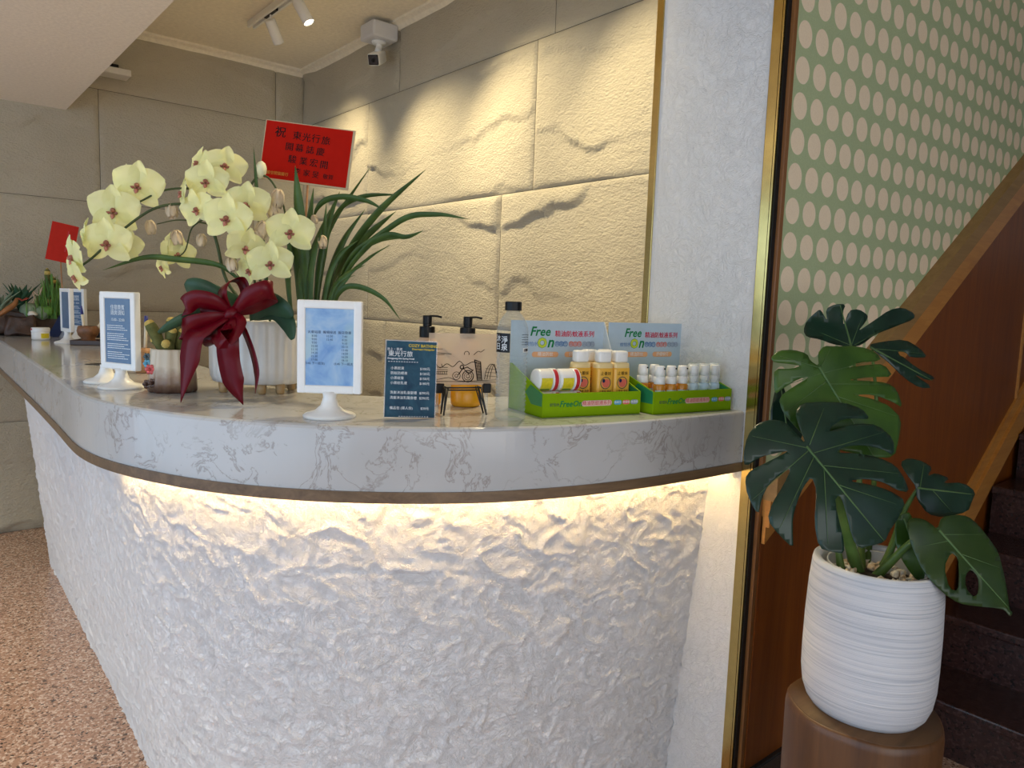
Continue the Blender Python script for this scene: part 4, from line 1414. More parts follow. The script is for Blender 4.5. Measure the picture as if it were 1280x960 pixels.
# broad orchid leaves at the rim
for pts, wd, sd_ in (([(300, 388, 0.0), (275, 378, -0.04), (248, 362, -0.07), (232, 352, -0.08)], 0.070, (0.3, 0.8, 0.5)),
                     ([(318, 392, -0.06), (345, 388, -0.09), (360, 404, -0.11), (366, 424, -0.12)], 0.046, (0.9, 0.5, 0.4)),
                     ([(310, 392, -0.06), (335, 380, -0.10), (352, 385, -0.12), (366, 396, -0.12)], 0.050, (0.4, 0.9, 0.4)),
                     ([(290, 395, -0.06), (250, 392, -0.12), (222, 402, -0.15), (198, 416, -0.16)], 0.030, (0.3, 0.8, 0.5))):
    P3 = [lo_(*q) for q in pts]
    blade(P3, wd, M['orchid_leaf'], OINV.to_3x3() @ (ROT @ Vector(sd_)), 0.25,
          lambda t, w_=wd: w_ * max(0.03, math.sin(math.pi * min(1, 0.18 + t * 0.80)) ** 0.55), 'orchid_leaf', 0.0016)


# flower stems
def stem(pts, r, name='flower_stem'):
    return mk(name, tube(smooth_path([lo_(*q) for q in pts], 7), r, 8, lambda t: 1 - 0.45 * t), M['stem'], op, True)


stem([(318, 395, -0.02), (284, 352, -0.03), (270, 300, -0.04), (255, 262, -0.06), (225, 255, -0.08), (190, 262, -0.10), (150, 290, -0.12), (118, 320, -0.14), (98, 335, -0.15)], 0.0042)
stem([(322, 395, -0.01), (300, 350, -0.02), (288, 290, -0.03), (280, 245, -0.04), (240, 236, -0.06), (205, 238, -0.08), (175, 252, -0.10)], 0.0036)
stem([(330, 395, 0.0), (322, 330, 0.0), (305, 262, 0.0), (318, 225, 0.0), (335, 222, 0.0), (352, 250, -0.01), (360, 285, -0.03)], 0.0036)
stem([(326, 395, -0.02), (318, 350, -0.04), (310, 320, -0.05), (318, 300, -0.05), (330, 315, -0.06)], 0.0032)
stem([(258, 272, -0.05), (240, 285, -0.04), (232, 312, -0.03), (222, 322, -0.03)], 0.0022)
stem([(262, 280, -0.05), (225, 275, -0.05), (196, 280, -0.05)], 0.0020)


def petal_mesh(L, Wd, cup, wav, pt=0.7):
    V, Fc = [], []
    n, m = 7, 6
    for i in range(n + 1):
        t = i / n
        wv = Wd * (math.sin(math.pi * min(0.985, 0.06 + 0.94 * t ** pt)) ** 0.62)
        for j in range(m + 1):
            s = j / m * 2 - 1
            z = cup * t * t * L - wav * abs(s) ** 2 * wv + 0.03 * L * math.sin(t * 7 + s * 3)
            V.append((s * wv * 0.5, t * L, z))
    for i in range(n):
        for j in range(m):
            a = i * (m + 1) + j
            Fc.append((a, a + 1, a + m + 2, a + m + 1))
    me = new_mesh('petal', V, Fc)
    me.polygons.foreach_set('use_smooth', [True] * len(me.polygons))
    me.materials.append(M['petal'])
    return me


PET_W = petal_mesh(0.052, 0.062, -0.10, 0.10, 0.85)      # the two broad side petals
PET_S = petal_mesh(0.050, 0.036, -0.08, -0.08, 0.8)      # the three narrower sepals
LIPV = join(xf(lathe([(0.0005, -0.006), (0.005, -0.003), (0.0065, 0.002), (0.0045, 0.009), (0.0005, 0.013)], 10, False), (0, 0.002, 0.004)),
            xf(lathe([(0.0005, -0.008), (0.005, -0.003), (0.0055, 0.003), (0.0005, 0.011)], 8, False), (0, -0.010, 0.008), (0.9, 0, 0)),
            xf(lathe([(0.0005, -0.006), (0.004, 0.0), (0.0005, 0.007)], 8, False), (0.008, -0.004, 0.009), (0, 0.8, 0.4)),
            xf(lathe([(0.0005, -0.006), (0.004, 0.0), (0.0005, 0.007)], 8, False), (-0.008, -0.004, 0.009), (0, -0.8, -0.4)))
LIP = new_mesh('flower', *xf(LIPV, sc=(0.8, 0.8, 0.8)))
LIP.polygons.foreach_set('use_smooth', [True] * len(LIP.polygons))
LIP.materials.append(M['lip'])


def flower(px, py, dd, size, nx, ny, roll=0.0, petals=(0, 1, 2, 3, 4)):
    """nx, ny: how far the flower looks to the right / up, seen by the viewer"""
    o = link('flower', LIP, None, op)
    face = OINV.to_3x3() @ (ROT @ Vector((nx, ny, 1)).normalized())
    upv = OINV.to_3x3() @ (ROT @ Vector((math.sin(roll), math.cos(roll), 0)))
    zz = face
    xx = upv.cross(zz).normalized()
    yy = zz.cross(xx)
    Mx = Matrix((xx, yy, zz)).transposed()
    sc2 = size / 0.098
    o.matrix_local = Matrix.Translation(lo_(px, py, dd)) @ Mx.to_4x4() @ Matrix.Scale(sc2, 4)
    for k in petals:
        me, ang, lift = ((PET_S, 0, 0.0), (PET_S, 128, -0.0), (PET_S, -128, 0.0), (PET_W, 68, 0.0025), (PET_W, -68, 0.0025))[k]
        c = link('petal', me, None, o)
        c.rotation_euler = (random.uniform(-0.06, 0.14), random.uniform(-0.08, 0.08), math.radians(ang + random.uniform(-5, 5)))
        c.location = (0, 0, lift)
    return o


for a in ((172, 233, -0.10, 0.112, 0.15, -0.15, 0.1), (142, 264, -0.12, 0.112, 0.2, -0.25, 0.05), (134, 304, -0.14, 0.108, 0.1, -0.3, 0.0), (92, 322, -0.15, 0.095, -0.9, -0.3, 0.2),
          (158, 308, -0.10, 0.075, 1.2, -0.4, 0.3), (95, 346, -0.14, 0.080, -0.8, -0.6, -0.3), (154, 228, -0.06, 0.085, -1.4, 0.2, 0.2), (106, 292, -0.13, 0.07, -1.8, 0.2, 0.0),
          (281, 208, -0.04, 0.098, 0.35, 0.05, 0.1), (258, 228, -0.08, 0.100, 0.0, -0.05, 0.0), (247, 262, -0.10, 0.090, -0.4, -0.3, -0.2), (284, 274, -0.12, 0.112, -0.1, -0.1, 0.15),
          (308, 257, -0.07, 0.110, 0.0, -0.1, 0.0), (306, 310, -0.12, 0.090, 1.0, -0.5, 0.2), (363, 291, -0.08, 0.108, 0.1, -0.1, 0.08), (338, 330, -0.11, 0.100, 0.15, -0.1, -0.05),
          (312, 338, -0.09, 0.080, -0.6, -0.5, -0.4), (228, 242, -0.08, 0.075, -1.5, 0.1, 0.1), (248, 205, -0.02, 0.085, -0.9, 0.3, 0.15), (222, 318, -0.02, 0.080, 0.6, -0.4, 0.2),
          (203, 334, -0.03, 0.064, -1.0, -0.6, -0.2), (208, 306, -0.02, 0.062, -1.2, 0.3, 0.3)):
    flower(*a)
bud = lathe([(0.0005, -0.022), (0.008, -0.018), (0.0135, -0.006), (0.0130, 0.006), (0.008, 0.016), (0.0005, 0.020)], 14, False)
mk('flower_bud', bud, M['bud'], op, True, lo_(326, 212, 0.0), (0.1, 0.2, 0))

# withered hanging blooms
wv_ = []
for k in range(6):
    a = k * math.pi / 3
    wv_.append(ribbon(smooth_path([(0.002 * math.cos(a), 0.002 * math.sin(a), 0.004), (0.010 * math.cos(a), 0.010 * math.sin(a), -0.006), (0.012 * math.cos(a), 0.012 * math.sin(a), -0.020), (0.009 * math.cos(a), 0.009 * math.sin(a), -0.032)], 3),
                      lambda t, a=a: Vector((-math.sin(a), math.cos(a), 0.2)), lambda t: 0.004 + 0.013 * math.sin(math.pi * min(0.9, t * 0.8 + 0.15)), 0.0006, 0.3))
DRY = new_mesh('withered_bloom', *join(*wv_))
DRY.materials.append(M['petal_dry'])
for px, py, dd, s in ((214, 262, -0.08, 0.95), (187, 283, -0.06, 0.9), (220, 296, -0.03, 1.0), (252, 300, -0.05, 0.8), (348, 245, -0.04, 1.2), (340, 262, -0.04, 1.0), (288, 330, -0.10, 0.9),
                      (330, 285, -0.08, 1.1), (402, 302, -0.02, 0.85), (262, 262, -0.09, 0.9), (320, 296, -0.09, 0.9), (392, 276, 0.02, 0.6)):
    o = link('withered_bloom', DRY, None, op, True, lo_(px, py - 6, dd), (random.uniform(-.3, .3), random.uniform(-.3, .3), random.uniform(0, 3)))
    o.scale = (s, s, s)

# crimson ribbon bow: loops, knot and tails
bow = mk('bow_knot', xf(lathe([(0.0005, -0.020), (0.012, -0.014), (0.016, 0.0), (0.012, 0.014), (0.0005, 0.020)], 14, False), lo_(290, 392, -0.135), (0, 0.9, 0.2)), M['ribbon'], op, True)
RW = 0.040


def rib(pts, side, w=RW, ends=None, name='ribbon_loop'):
    P_ = smooth_path([lo_(*q) for q in pts], 6)
    sv = OINV.to_3x3() @ (ROT @ Vector(side))
    wf = (lambda t: w * (0.35 + 0.65 * min(1, math.sin(math.pi * t) * 1.7))) if ends is None else ends
    return mk(name, ribbon(P_, lambda t: sv, wf, 0.0008, 0.06), M['ribbon'], bow, True)


rib([(290, 392, -0.135), (268, 378, -0.16), (244, 374, -0.165), (232, 386, -0.15), (248, 392, -0.125), (272, 395, -0.12), (290, 392, -0.13)], (0.25, 0.9, 0.45))
rib([(290, 392, -0.135), (310, 372, -0.165), (332, 362, -0.17), (343, 366, -0.145), (330, 374, -0.115), (308, 384, -0.12), (290, 392, -0.13)], (-0.2, 0.95, 0.4))
rib([(288, 390, -0.135), (278, 368, -0.15), (284, 354, -0.14), (300, 350, -0.115), (306, 366, -0.11), (296, 382, -0.12), (288, 390, -0.13)], (0.8, 0.25, 0.6), 0.036)
rib([(288, 394, -0.135), (268, 398, -0.15), (240, 404, -0.155), (228, 414, -0.13), (245, 418, -0.11), (270, 408, -0.115), (288, 394, -0.13)], (0.2, 0.9, 0.5), 0.036)
rib([(290, 394, -0.14), (272, 412, -0.15), (262, 428, -0.14), (270, 430, -0.115), (282, 415, -0.115), (290, 398, -0.13)], (0.9, 0.2, 0.5), 0.032)
rib([(290, 392, -0.14), (296, 408, -0.17), (284, 424, -0.18), (276, 412, -0.155), (284, 400, -0.14), (290, 394, -0.135)], (0.95, 0.15, 0.4), 0.052)
tail = lambda w_: (lambda t: w_ * (0.5 + 0.5 * min(1, t * 4)) * (1 if t < 0.72 else max(0.03, (1 - t) / 0.28)))
rib([(284, 396, -0.145), (258, 410, -0.155), (242, 424, -0.16), (236, 455, -0.155), (226, 503, -0.15)], (0.97, 0.05, 0.25), 0.042, tail(0.050), 'ribbon_tail')
rib([(288, 398, -0.15), (285, 424, -0.175), (286, 450, -0.165), (293, 480, -0.155), (304, 506, -0.15)], (0.97, 0.1, 0.25), 0.050, tail(0.054), 'ribbon_tail')
rib([(296, 396, -0.14), (306, 415, -0.15), (316, 442, -0.15), (321, 468, -0.15), (319, 492, -0.15)], (0.75, 0.1, 0.65), 0.020, tail(0.022), 'ribbon_tail')

# ================================================================== RED CONGRATULATION CARD
c4 = [at(330.4, 148.7, 1.82), at(443.5, 163.5, 1.82), at(436, 238, 1.82), at(325.5, 223, 1.82)]
cen = sum(c4, Vector()) / 4
cw = ((c4[1] - c4[0]).length + (c4[2] - c4[3]).length) / 2
ch = ((c4[3] - c4[0]).length + (c4[2] - c4[1]).length) / 2
xx = ((c4[1] - c4[0]) + (c4[2] - c4[3])).normalized()
zz0 = ((c4[0] - c4[3]) + (c4[1] - c4[2]))
zz = (zz0 - xx * zz0.dot(xx)).normalized()
yy = zz.cross(xx)
t = thing('congratulation_card', 'red congratulation card with black brush lettering on a stick above the orchids', 'card', cen)
Mr = Matrix((xx, yy, zz)).transposed()
t.rotation_euler = Mr.to_euler()
bd = mk('card_backing', box(-cw / 2, cw / 2, 0, 0.003, -ch / 2, ch / 2), M['card_edge'], t)
fc = mk('red_face', box(-cw / 2 + 0.002, cw / 2 - 0.006, -0.0006, 0.0, -ch / 2 + 0.0045, ch / 2 - 0.002), M['red_card'], t)
K = cw / 1.04
y = -0.0010
for body, size, x, z in (('祝', 0.128, -0.335, 0.200), ('東', 0.102, -0.140, 0.185), ('光', 0.102, -0.030, 0.178), ('行', 0.102, 0.080, 0.178), ('旅', 0.102, 0.195, 0.170),
                         ('開', 0.098, -0.212, 0.048), ('幕', 0.098, -0.095, 0.045), ('誌', 0.098, 0.030, 0.040), ('慶', 0.098, 0.150, 0.034),
                         ('駿', 0.098, -0.160, -0.092), ('業', 0.098, -0.030, -0.098), ('宏', 0.098, 0.090, -0.102), ('開', 0.098, 0.210, -0.108),
                         ('李', 0.082, -0.085, -0.222), ('家', 0.082, 0.022, -0.228), ('旻', 0.082, 0.128, -0.232), ('敬賀', 0.060, 0.275, -0.238)):
    text(body, size * K * 1.02, M['ink'], fc, (x * K, y, z * K + 0.002), fat=size * K * 0.012)
text('花藝空間園藝行', 0.042 * K, M['gold_ink'], fc, (-0.330 * K, y, -0.262 * K))
mk('stick', tube([(0.005, 0.006, -0.01), (0.015, 0.010, -ch / 2 - 0.09), (0.030, 0.014, -0.295)], 0.0028, 8), M['tan_wood'], t, True)

# ================================================================== FAR LEFT END OF THE COUNTER
dwl = on(28, 419)
dwl.x -= 0.012
dw = thing('succulent_trough', 'driftwood trough crowded with succulents and moss at the far counter end', 'planter', dwl, math.radians(-5))


def lumpy(vf, amp, sc_, seed=0.0):
    out = []
    for v in vf[0]:
        p_ = Vector(v)
        out.append(tuple(p_ + Vector((mn.noise(p_ * sc_ + Vector((seed, 0, 0))), mn.noise(p_ * sc_ + Vector((0, seed + 5, 0))), mn.noise(p_ * sc_ + Vector((0, 0, seed + 9))))) * amp))
    return out, vf[1]


def gridbox(x0, x1, y0, y1, z0, z1, n=10):
    bm = bmesh.new()
    bmesh.ops.create_cube(bm, size=1.0)
    bmesh.ops.subdivide_edges(bm, edges=bm.edges[:], cuts=n, use_grid_fill=True)
    V = []
    for v in bm.verts:
        q = v.co * 2
        q = q.lerp(q.normalized() * 1.25, 0.35)
        V.append(((x0 + x1) / 2 + q.x * (x1 - x0) / 2, (y0 + y1) / 2 + q.y * (y1 - y0) / 2, (z0 + z1) / 2 + q.z * (z1 - z0) / 2))
    bm.verts.index_update()
    Fc = [tuple(v.index for v in f.verts) for f in bm.faces]
    bm.free()
    mz = min(v[2] for v in V)
    return [(x, y, max(z, z0)) for x, y, z in V], Fc


dw.scale = (1.22, 1.22, 1.22)
tv = lumpy(gridbox(-0.17, 0.175, -0.02, 0.16, 0.0, 0.095, 12), 0.022, 14)
mk('trough', ([(x, y, max(z, 0.0)) for x, y, z in tv[0]], tv[1]), M['driftwood'], dw, True)
tv = lumpy(gridbox(-0.045, 0.050, -0.075, 0.01, 0.0, 0.075, 8), 0.022, 20, 3)
mk('wood_burl', ([(x, y, max(z, 0.0)) for x, y, z in tv[0]], tv[1]), M['driftwood'], dw, True)
mk('bark_piece', tube(smooth_path([(-0.075, -0.050, 0.075), (-0.045, -0.055, 0.100), (-0.015, -0.050, 0.125), (-0.005, -0.045, 0.150)], 4), 0.010, 8, lambda t: 0.5 + 0.6 * math.sin(t * 3)), M['driftwood_tan'], dw, True)
mk('pale_stone', lumpy(lathe([(0.0005, -0.010), (0.014, -0.007), (0.019, 0.0), (0.012, 0.009), (0.0005, 0.012)], 14, False), 0.004, 60), M['pebble_b'], dw, True, (0.046, -0.045, 0.088))


def spray_leaves(name, base, n, L, w, mat, spread, up, seed, rise=0.6):
    rd = random.Random(seed)
    out = []
    for k in range(n):
        a = rd.uniform(0, 2 * math.pi)
        s_ = rd.uniform(0.3, 1.0) * spread
        ll = L * rd.uniform(0.7, 1.1)
        d = Vector((math.cos(a) * s_, math.sin(a) * s_, up * rd.uniform(0.7, 1.1)))
        b_ = Vector(base)
        pts = [b_, b_ + d * ll * 0.5, b_ + Vector((d.x * ll * 1.1, d.y * ll * 1.1, d.z * ll * rise * 1.4))]
        out.append(ribbon(smooth_path(pts, 4), lambda t, a=a: Vector((-math.sin(a), math.cos(a), 0.1)), lambda t: w * max(0.05, math.sin(math.pi * (0.15 + 0.84 * t))), 0.0015, 0.35))
    return out


for i, vf in enumerate(spray_leaves('aloe_leaf', (0.005, 0.03, 0.10), 20, 0.14, 0.024, None, 0.6, 0.95, 1)):
    mk('aloe_leaf', vf, M['succulent_dark'], dw, True)
for i, vf in enumerate(spray_leaves('pale_leaf', (-0.070, 0.01, 0.08), 30, 0.15, 0.020, None, 0.7, 0.75, 2)):
    mk('pale_leaf', vf, M['succulent_grey'], dw, True)
rd = random.Random(5)
tuft = []
for k in range(420):
    x, y_ = rd.gauss(0.118, 0.030), rd.gauss(0.04, 0.035)
    hgt = rd.uniform(0.09, 0.20) * (1 - min(0.6, abs(x - 0.118) / 0.10))
    lx, ly = rd.uniform(-0.02, 0.02), rd.uniform(-0.02, 0.02)
    tuft.append(ribbon([(x, y_, 0.07), (x + lx * 0.5, y_ + ly * 0.5, 0.07 + hgt * 0.6), (x + lx, y_ + ly, 0.07 + hgt)], lambda t, a=rd.uniform(0, 3): Vector((math.cos(a), math.sin(a), 0.2)), lambda t: 0.0065 * (1.05 - t * 0.7), 0.001, 0.2))
g_ = mk('fern_tuft', join(*tuft), M['succulent'], dw)
g_['kind'] = 'stuff'
for x, y_, r, mt, zc in ((0.038, -0.005, 0.036, 'succulent_grey', 0.098), (0.078, -0.012, 0.032, 'succulent_grey', 0.090), (0.10, -0.02, 0.024, 'succulent', 0.10)):
    mk('round_cactus', lathe([(0.3 * r, -0.8 * r), (0.8 * r, -0.5 * r), (r, 0), (0.85 * r, 0.55 * r), (0.45 * r, 0.88 * r), (0.001, 0.95 * r)], 40, False, lambda a, rr, z: rr * (1 + 0.05 * math.cos(a * 12))), M[mt], dw, True, (x, y_, zc))
for x, y_, zt in ((0.105, 0.03, 0.275), (0.126, 0.04, 0.240), (0.110, 0.0, 0.16)):
    mk('spiny_column', tube([(x, y_, 0.08), (x, y_, zt - 0.03), (x, y_, zt - 0.008), (x, y_, zt)], 0.010, 10, lambda t: 1.0 if t < 0.9 else 0.45), M['cactus'], dw, True)
    mk('spiny_tip', tube([(x, y_, zt - 0.025), (x, y_, zt - 0.012), (x, y_, zt + 0.003)], 0.0108, 10, lambda t: 1.0 if t < 0.9 else 0.3), M['cactus_tip'], dw, True)
for vf in spray_leaves('red_leaf', (0.012, -0.005, 0.14), 9, 0.045, 0.010, None, 0.9, 0.4, 8):
    mk('red_leaf', vf, M['ink_coral'], dw, True)
tw = smooth_path([(0.035, 0.01, 0.10), (0.055, 0.0, 0.15), (0.048, 0.01, 0.185), (0.07, 0.0, 0.165), (0.085, 0.0, 0.20)], 5)
mk('twig', tube(tw, 0.0028, 8), M['pebble_a'], dw, True)

# red envelope card on a stick behind the succulents
rc = [at(67, 275, 3.55), at(96, 284, 3.55), at(88, 329, 3.55), at(60, 326, 3.55)]
cen = sum(rc, Vector()) / 4
t = thing('red_card', 'small tilted red card on a stick above the far succulents', 'card', cen, math.radians(-12))
mk('card_face', box(-0.056, 0.056, -0.001, 0.001, -0.092, 0.092), M['red_paper'], t, False, (0, 0, 0), (0, math.radians(11), 0))
mk('fold_line', box(0.016, 0.020, -0.002, -0.001, -0.04, 0.06), M['label_red'], t, False, (0, 0, 0), (0, math.radians(11), 0))
mk('stick', tube([(-0.010, 0.004, -0.05), (-0.004, 0.006, -0.38)], 0.003, 8), M['tan_wood'], t, True)

# white jar with yellow label
t = thing('ointment_jar', 'small white jar with yellow label alone near the far counter edge', 'jar', on(51, 424.5), math.radians(-15))
mk('jar_body', lathe([(0.033, 0), (0.036, 0.003), (0.0365, 0.008), (0.0365, 0.036), (0.034, 0.038)], 32), M['white_plastic'], t, True)
mk('lid', lathe([(0.0375, 0.037), (0.038, 0.039), (0.038, 0.052), (0.035, 0.056)], 32), M['white_plastic'], t, True)
wrap_label('yellow_label', 0.0369, math.radians(-80), math.radians(-20), 0.008, 0.030, M['label_yellow'], t)
wrap_label('red_label', 0.0384, math.radians(-165), math.radians(-140), 0.044, 0.052, M['label_red'], t, 4)

# slate pamphlets leaning beside the trough
for i, (px, lab) in enumerate(((66, 'dark slate leaflet leaning on the driftwood trough, left one'), (72, 'grey slate leaflet leaning on the driftwood trough, right one beside the frame'))):
    t = thing('leaflet', lab, 'leaflet', on(px, 421.5), math.radians(-20))
    mk('sheet', box(-0.022, 0.022, -0.001, 0.001, 0, 0.115), M['ink_grey'] if i else M['ink_navy'], t, False, (0, 0, 0), (math.radians(-10), math.radians(26), 0))

# pen tray with carved cup and pens, stapler
tp = on(122, 431)
t = thing('pen_tray', 'long dark brown tray under the carved pen cup', 'tray', tp, math.radians(-28))
mk('tray_body', box(-0.085, 0.10, -0.055, 0.055, 0.0, 0.006, 0.002), M['tray_brown'], t)
for a in (box(-0.088, 0.103, -0.060, -0.053, 0, 0.022, 0.003), box(-0.088, 0.103, 0.053, 0.060, 0, 0.022, 0.003), box(-0.090, -0.083, -0.06, 0.06, 0, 0.022, 0.003), box(0.098, 0.105, -0.06, 0.06, 0, 0.022, 0.003)):
    mk('tray_rim', a, M['tray_brown'], t)
cpos = tp + Vector((-0.030, 0.030, 0.0085))
t = thing('pen_cup', 'carved brown wooden cup holding pens on the dark tray', 'pen cup', cpos, math.radians(-20))
mk('cup', lumpy(lathe([(0.030, 0), (0.036, 0.004), (0.028, 0.018), (0.038, 0.034), (0.044, 0.052), (0.040, 0.070), (0.034, 0.072), (0.034, 0.05)], 28), 0.005, 40), M['brown_wood'], t, True)
for a, b_, cap, lab in (((-0.012, 0, 0.02), (-0.024, 0, 0.158), 'pen_blue', 'cream pen with blue cap standing upright in the carved cup'), ((0.008, 0, 0.02), (0.078, 0, 0.128), 'black', 'cream pen with black end leaning out of the carved cup')):
    t = thing('pen', lab, 'pen', cpos, math.radians(-20), 'pens in the carved cup')
    A_, B_ = Vector(a), Vector(b_)
    mk('barrel', tube([A_, A_.lerp(B_, 0.8)], 0.0055, 10), M['pen_cream'], t, True)
    mk('cap', tube([A_.lerp(B_, 0.74), B_], 0.0062, 10, lambda s: 1 - 0.4 * s), M[cap], t, True)
t = thing('stapler', 'dark stapler with red top lying beyond the pen tray', 'stapler', tp + Vector((0.075, 0.16, 0)), math.radians(-25))
mk('stapler_base', box(-0.06, 0.06, -0.015, 0.015, 0, 0.020, 0.004), M['pebble_a'], t)
mk('stapler_body', box(-0.058, 0.06, -0.014, 0.014, 0.022, 0.045, 0.004), M['black'], t)
mk('stapler_top', box(-0.055, 0.06, -0.015, 0.015, 0.046, 0.060, 0.005), M['stapler'], t)

# ================================================================== MONSTERA ON THE STUMP
PD = 1.50
pc_ = at(1080, 881, PD)
PZ = pc_.z - 0.0
stp = thing('log_stump', 'polished brown log stump carrying the white plant pot', 'stump', (pc_.x, pc_.y, 0))
rs = 0.146
mk('stump_body', lathe([(rs * 1.04, 0), (rs, 0.03), (rs * 0.985, PZ * 0.5), (rs, PZ - 0.02), (rs * 0.985, PZ - 0.006), (rs * 0.96, PZ - 0.002)], 48, True, lambda a, r, z: r * (1 + 0.018 * math.sin(a * 3 + 1) + 0.010 * math.sin(a * 7))), M['stump'], stp, True)
mk('stump_top', lathe([(rs * 0.955, PZ - 0.004), (rs * 0.95, PZ), (0.001, PZ)], 48, False, lambda a, r, z: r * (1 + 0.018 * math.sin(a * 3 + 1) + 0.010 * math.sin(a * 7))), M['stump_top'], stp, True)
pot = thing('monstera_pot', 'glossy split-leaf monstera in a tall white ribbed pot on the stump', 'potted plant', (pc_.x, pc_.y, PZ))
PH = 0.305
mk('pot', lathe([(0.098, 0.0), (0.104, 0.002), (0.113, 0.014), (0.1205, 0.035), (0.1245, 0.065), (0.1255, 0.11), (0.1250, 0.18), (0.1225, 0.25), (0.1190, PH - 0.012), (0.1170, PH - 0.003), (0.112, PH), (0.104, PH - 0.004), (0.100, PH - 0.02), (0.100, PH - 0.06)], 64), M['pot_white'], pot, True)
mk('inner_pot', lathe([(0.084, PH - 0.055), (0.089, PH - 0.010), (0.0915, PH - 0.008), (0.0915, PH - 0.013), (0.088, PH - 0.05)], 48, False), M['inner_pot'], pot, True)
mk('soil', lathe([(0.099, PH - 0.052), (0.088, PH - 0.040), (0.001, PH - 0.030)], 40), M['soil'], pot, True)
rd = random.Random(11)
pbm = []
for k in range(5):
    v_ = lumpy(lathe([(0.0005, -0.55), (0.6, -0.42), (1.0, 0.0), (0.7, 0.45), (0.0005, 0.6)], 9, False), 0.35, 1.5, k * 3.1)
    pbm.append(v_)
pm_a = [new_mesh('pebble', *v) for v in pbm]
pm_b = [new_mesh('pebble', *v) for v in pbm]
for me in pm_a: me.materials.append(M['pebble_a'])
for me in pm_b: me.materials.append(M['pebble_b'])
for k in range(170):
    a = rd.uniform(0, 2 * math.pi)
    r = 0.082 * math.sqrt(rd.uniform(0.20, 1))
    s_ = rd.uniform(0.006, 0.0125)
    me = rd.choice(pm_a if rd.random() < 0.5 else pm_b)
    o = link('pebble', me, None, pot, True, (r * math.cos(a), r * math.sin(a), PH - 0.030 - r * 0.10 + rd.uniform(0, 0.006)), (rd.uniform(0, 6), rd.uniform(0, 6), 0))
    o.scale = (s_, s_ * rd.uniform(0.7, 1), s_ * 0.8)


def pot_loc(px, py, depth):
    return at(px, py, depth) - Vector((pc_.x, pc_.y, PZ))


def big_leaf(outline, root, tip, d0, gx, gy, mat, cup=0.25, holes=(), ribs=(), fold=0.10):
    """outline in picture px; d0 depth at the root, gx/gy depth change per px; cup bends the margin away from the viewer"""
    rt, tp_ = Vector(root), Vector(tip)
    ax = (tp_ - rt)
    L = ax.length
    ax.normalize()
    pn_ = Vector((-ax.y, ax.x))

    def P3(x, y_):
        q = Vector((x, y_)) - rt
        a, b_ = q.dot(ax) / L, q.dot(pn_) / L
        dz = cup * (b_ * b_) * L + 0.22 * cup * a * a * L + fold * -abs(b_) * L * math.exp(-(b_ * 5) ** 2) + 0.016 * L * math.sin(a * 9 + b_ * 4)
        dep = d0 + (gx * (x - rt.x) + gy * (y_ - rt.y) + dz) / F_PX * d0
        return pot_loc(x, y_, dep)

    def dens(pl):
        out = []
        n = len(pl)
        for i in range(n):
            a, b_ = Vector(pl[i]), Vector(pl[(i + 1) % n])
            m = max(1, int((b_ - a).length / 7))
            out += [a.lerp(b_, k / m) for k in range(m)]
        return out

    def rounded(pl):
        # one Chaikin pass softens the corners
        out = []
        n = len(pl)
        for i in range(n):
            a, b_ = Vector(pl[i]), Vector(pl[(i + 1) % n])
            out += [a.lerp(b_, 0.22), a.lerp(b_, 0.78)]
        return out

    loops = [dens(rounded(outline))] + [dens(rounded(h)) for h in holes]
    pts, edges = [], []
    for lp in loops:
        s0 = len(pts)
        pts += lp
        edges += [(s0 + i, s0 + (i + 1) % len(lp)) for i in range(len(lp))]

    def inside(x, y_, lp):
        c = False
        n = len(lp)
        for i in range(n):
            x1, y1 = lp[i]
            x2, y2 = lp[(i + 1) % n]
            if (y1 > y_) != (y2 > y_) and x < (x2 - x1) * (y_ - y1) / (y2 - y1) + x1:
                c = not c
        return c

    def isin(x, y_):
        return inside(x, y_, loops[0]) and not any(inside(x, y_, h) for h in loops[1:])

    x0, x1 = min(p_.x for p_ in loops[0]), max(p_.x for p_ in loops[0])
    y0, y1 = min(p_.y for p_ in loops[0]), max(p_.y for p_ in loops[0])
    yy_ = y0 + 3
    while yy_ < y1:
        xx_ = x0 + 3
        while xx_ < x1:
            if isin(xx_, yy_):
                pts.append(Vector((xx_, yy_)))
            xx_ += 7
        yy_ += 7
    res = delaunay_2d_cdt([Vector((p_.x, p_.y)) for p_ in pts], edges, [], 0, 1e-4)
    vv, ff = res[0], res[2]
    V = [P3(v.x, v.y) for v in vv]
    Fc = []
    for f_ in ff:
        cx = sum(vv[i].x for i in f_) / len(f_)
        cy = sum(vv[i].y for i in f_) / len(f_)
        if isin(cx, cy):
            Fc.append(tuple(f_))
    # give it thickness
    me0 = new_mesh('leaf', V, Fc)
    bm = bmesh.new()
    bm.from_mesh(me0)
    bmesh.ops.recalc_face_normals(bm, faces=bm.faces[:])
    bmesh.ops.solidify(bm, geom=bm.faces[:], thickness=0.0012)
    bm.to_mesh(me0)
    bm.free()
    lf = link('leaf', me0, mat, pot, True)
    vr = []
    for seg in [[root, tip]] + [list(r_) for r_ in ribs]:
        n = 10
        path = []
        for i in range(n + 1):
            x = seg[0][0] + (seg[1][0] - seg[0][0]) * i / n
            y_ = seg[0][1] + (seg[1][1] - seg[0][1]) * i / n
            q = P3(x, y_)
            q = q + (CAM - Vector((pc_.x, pc_.y, PZ)) - q).normalized() * 0.0012
            path.append(q)
        vr.append((path, 0.0026 if seg[0] == root and seg[1] == tip else 0.0009))
    for path, r in vr:
        mk('midrib' if r > 0.002 else 'side_vein', tube(path, r, 6, lambda t: 1 - 0.75 * t), M['vein'], lf, True)
    return lf


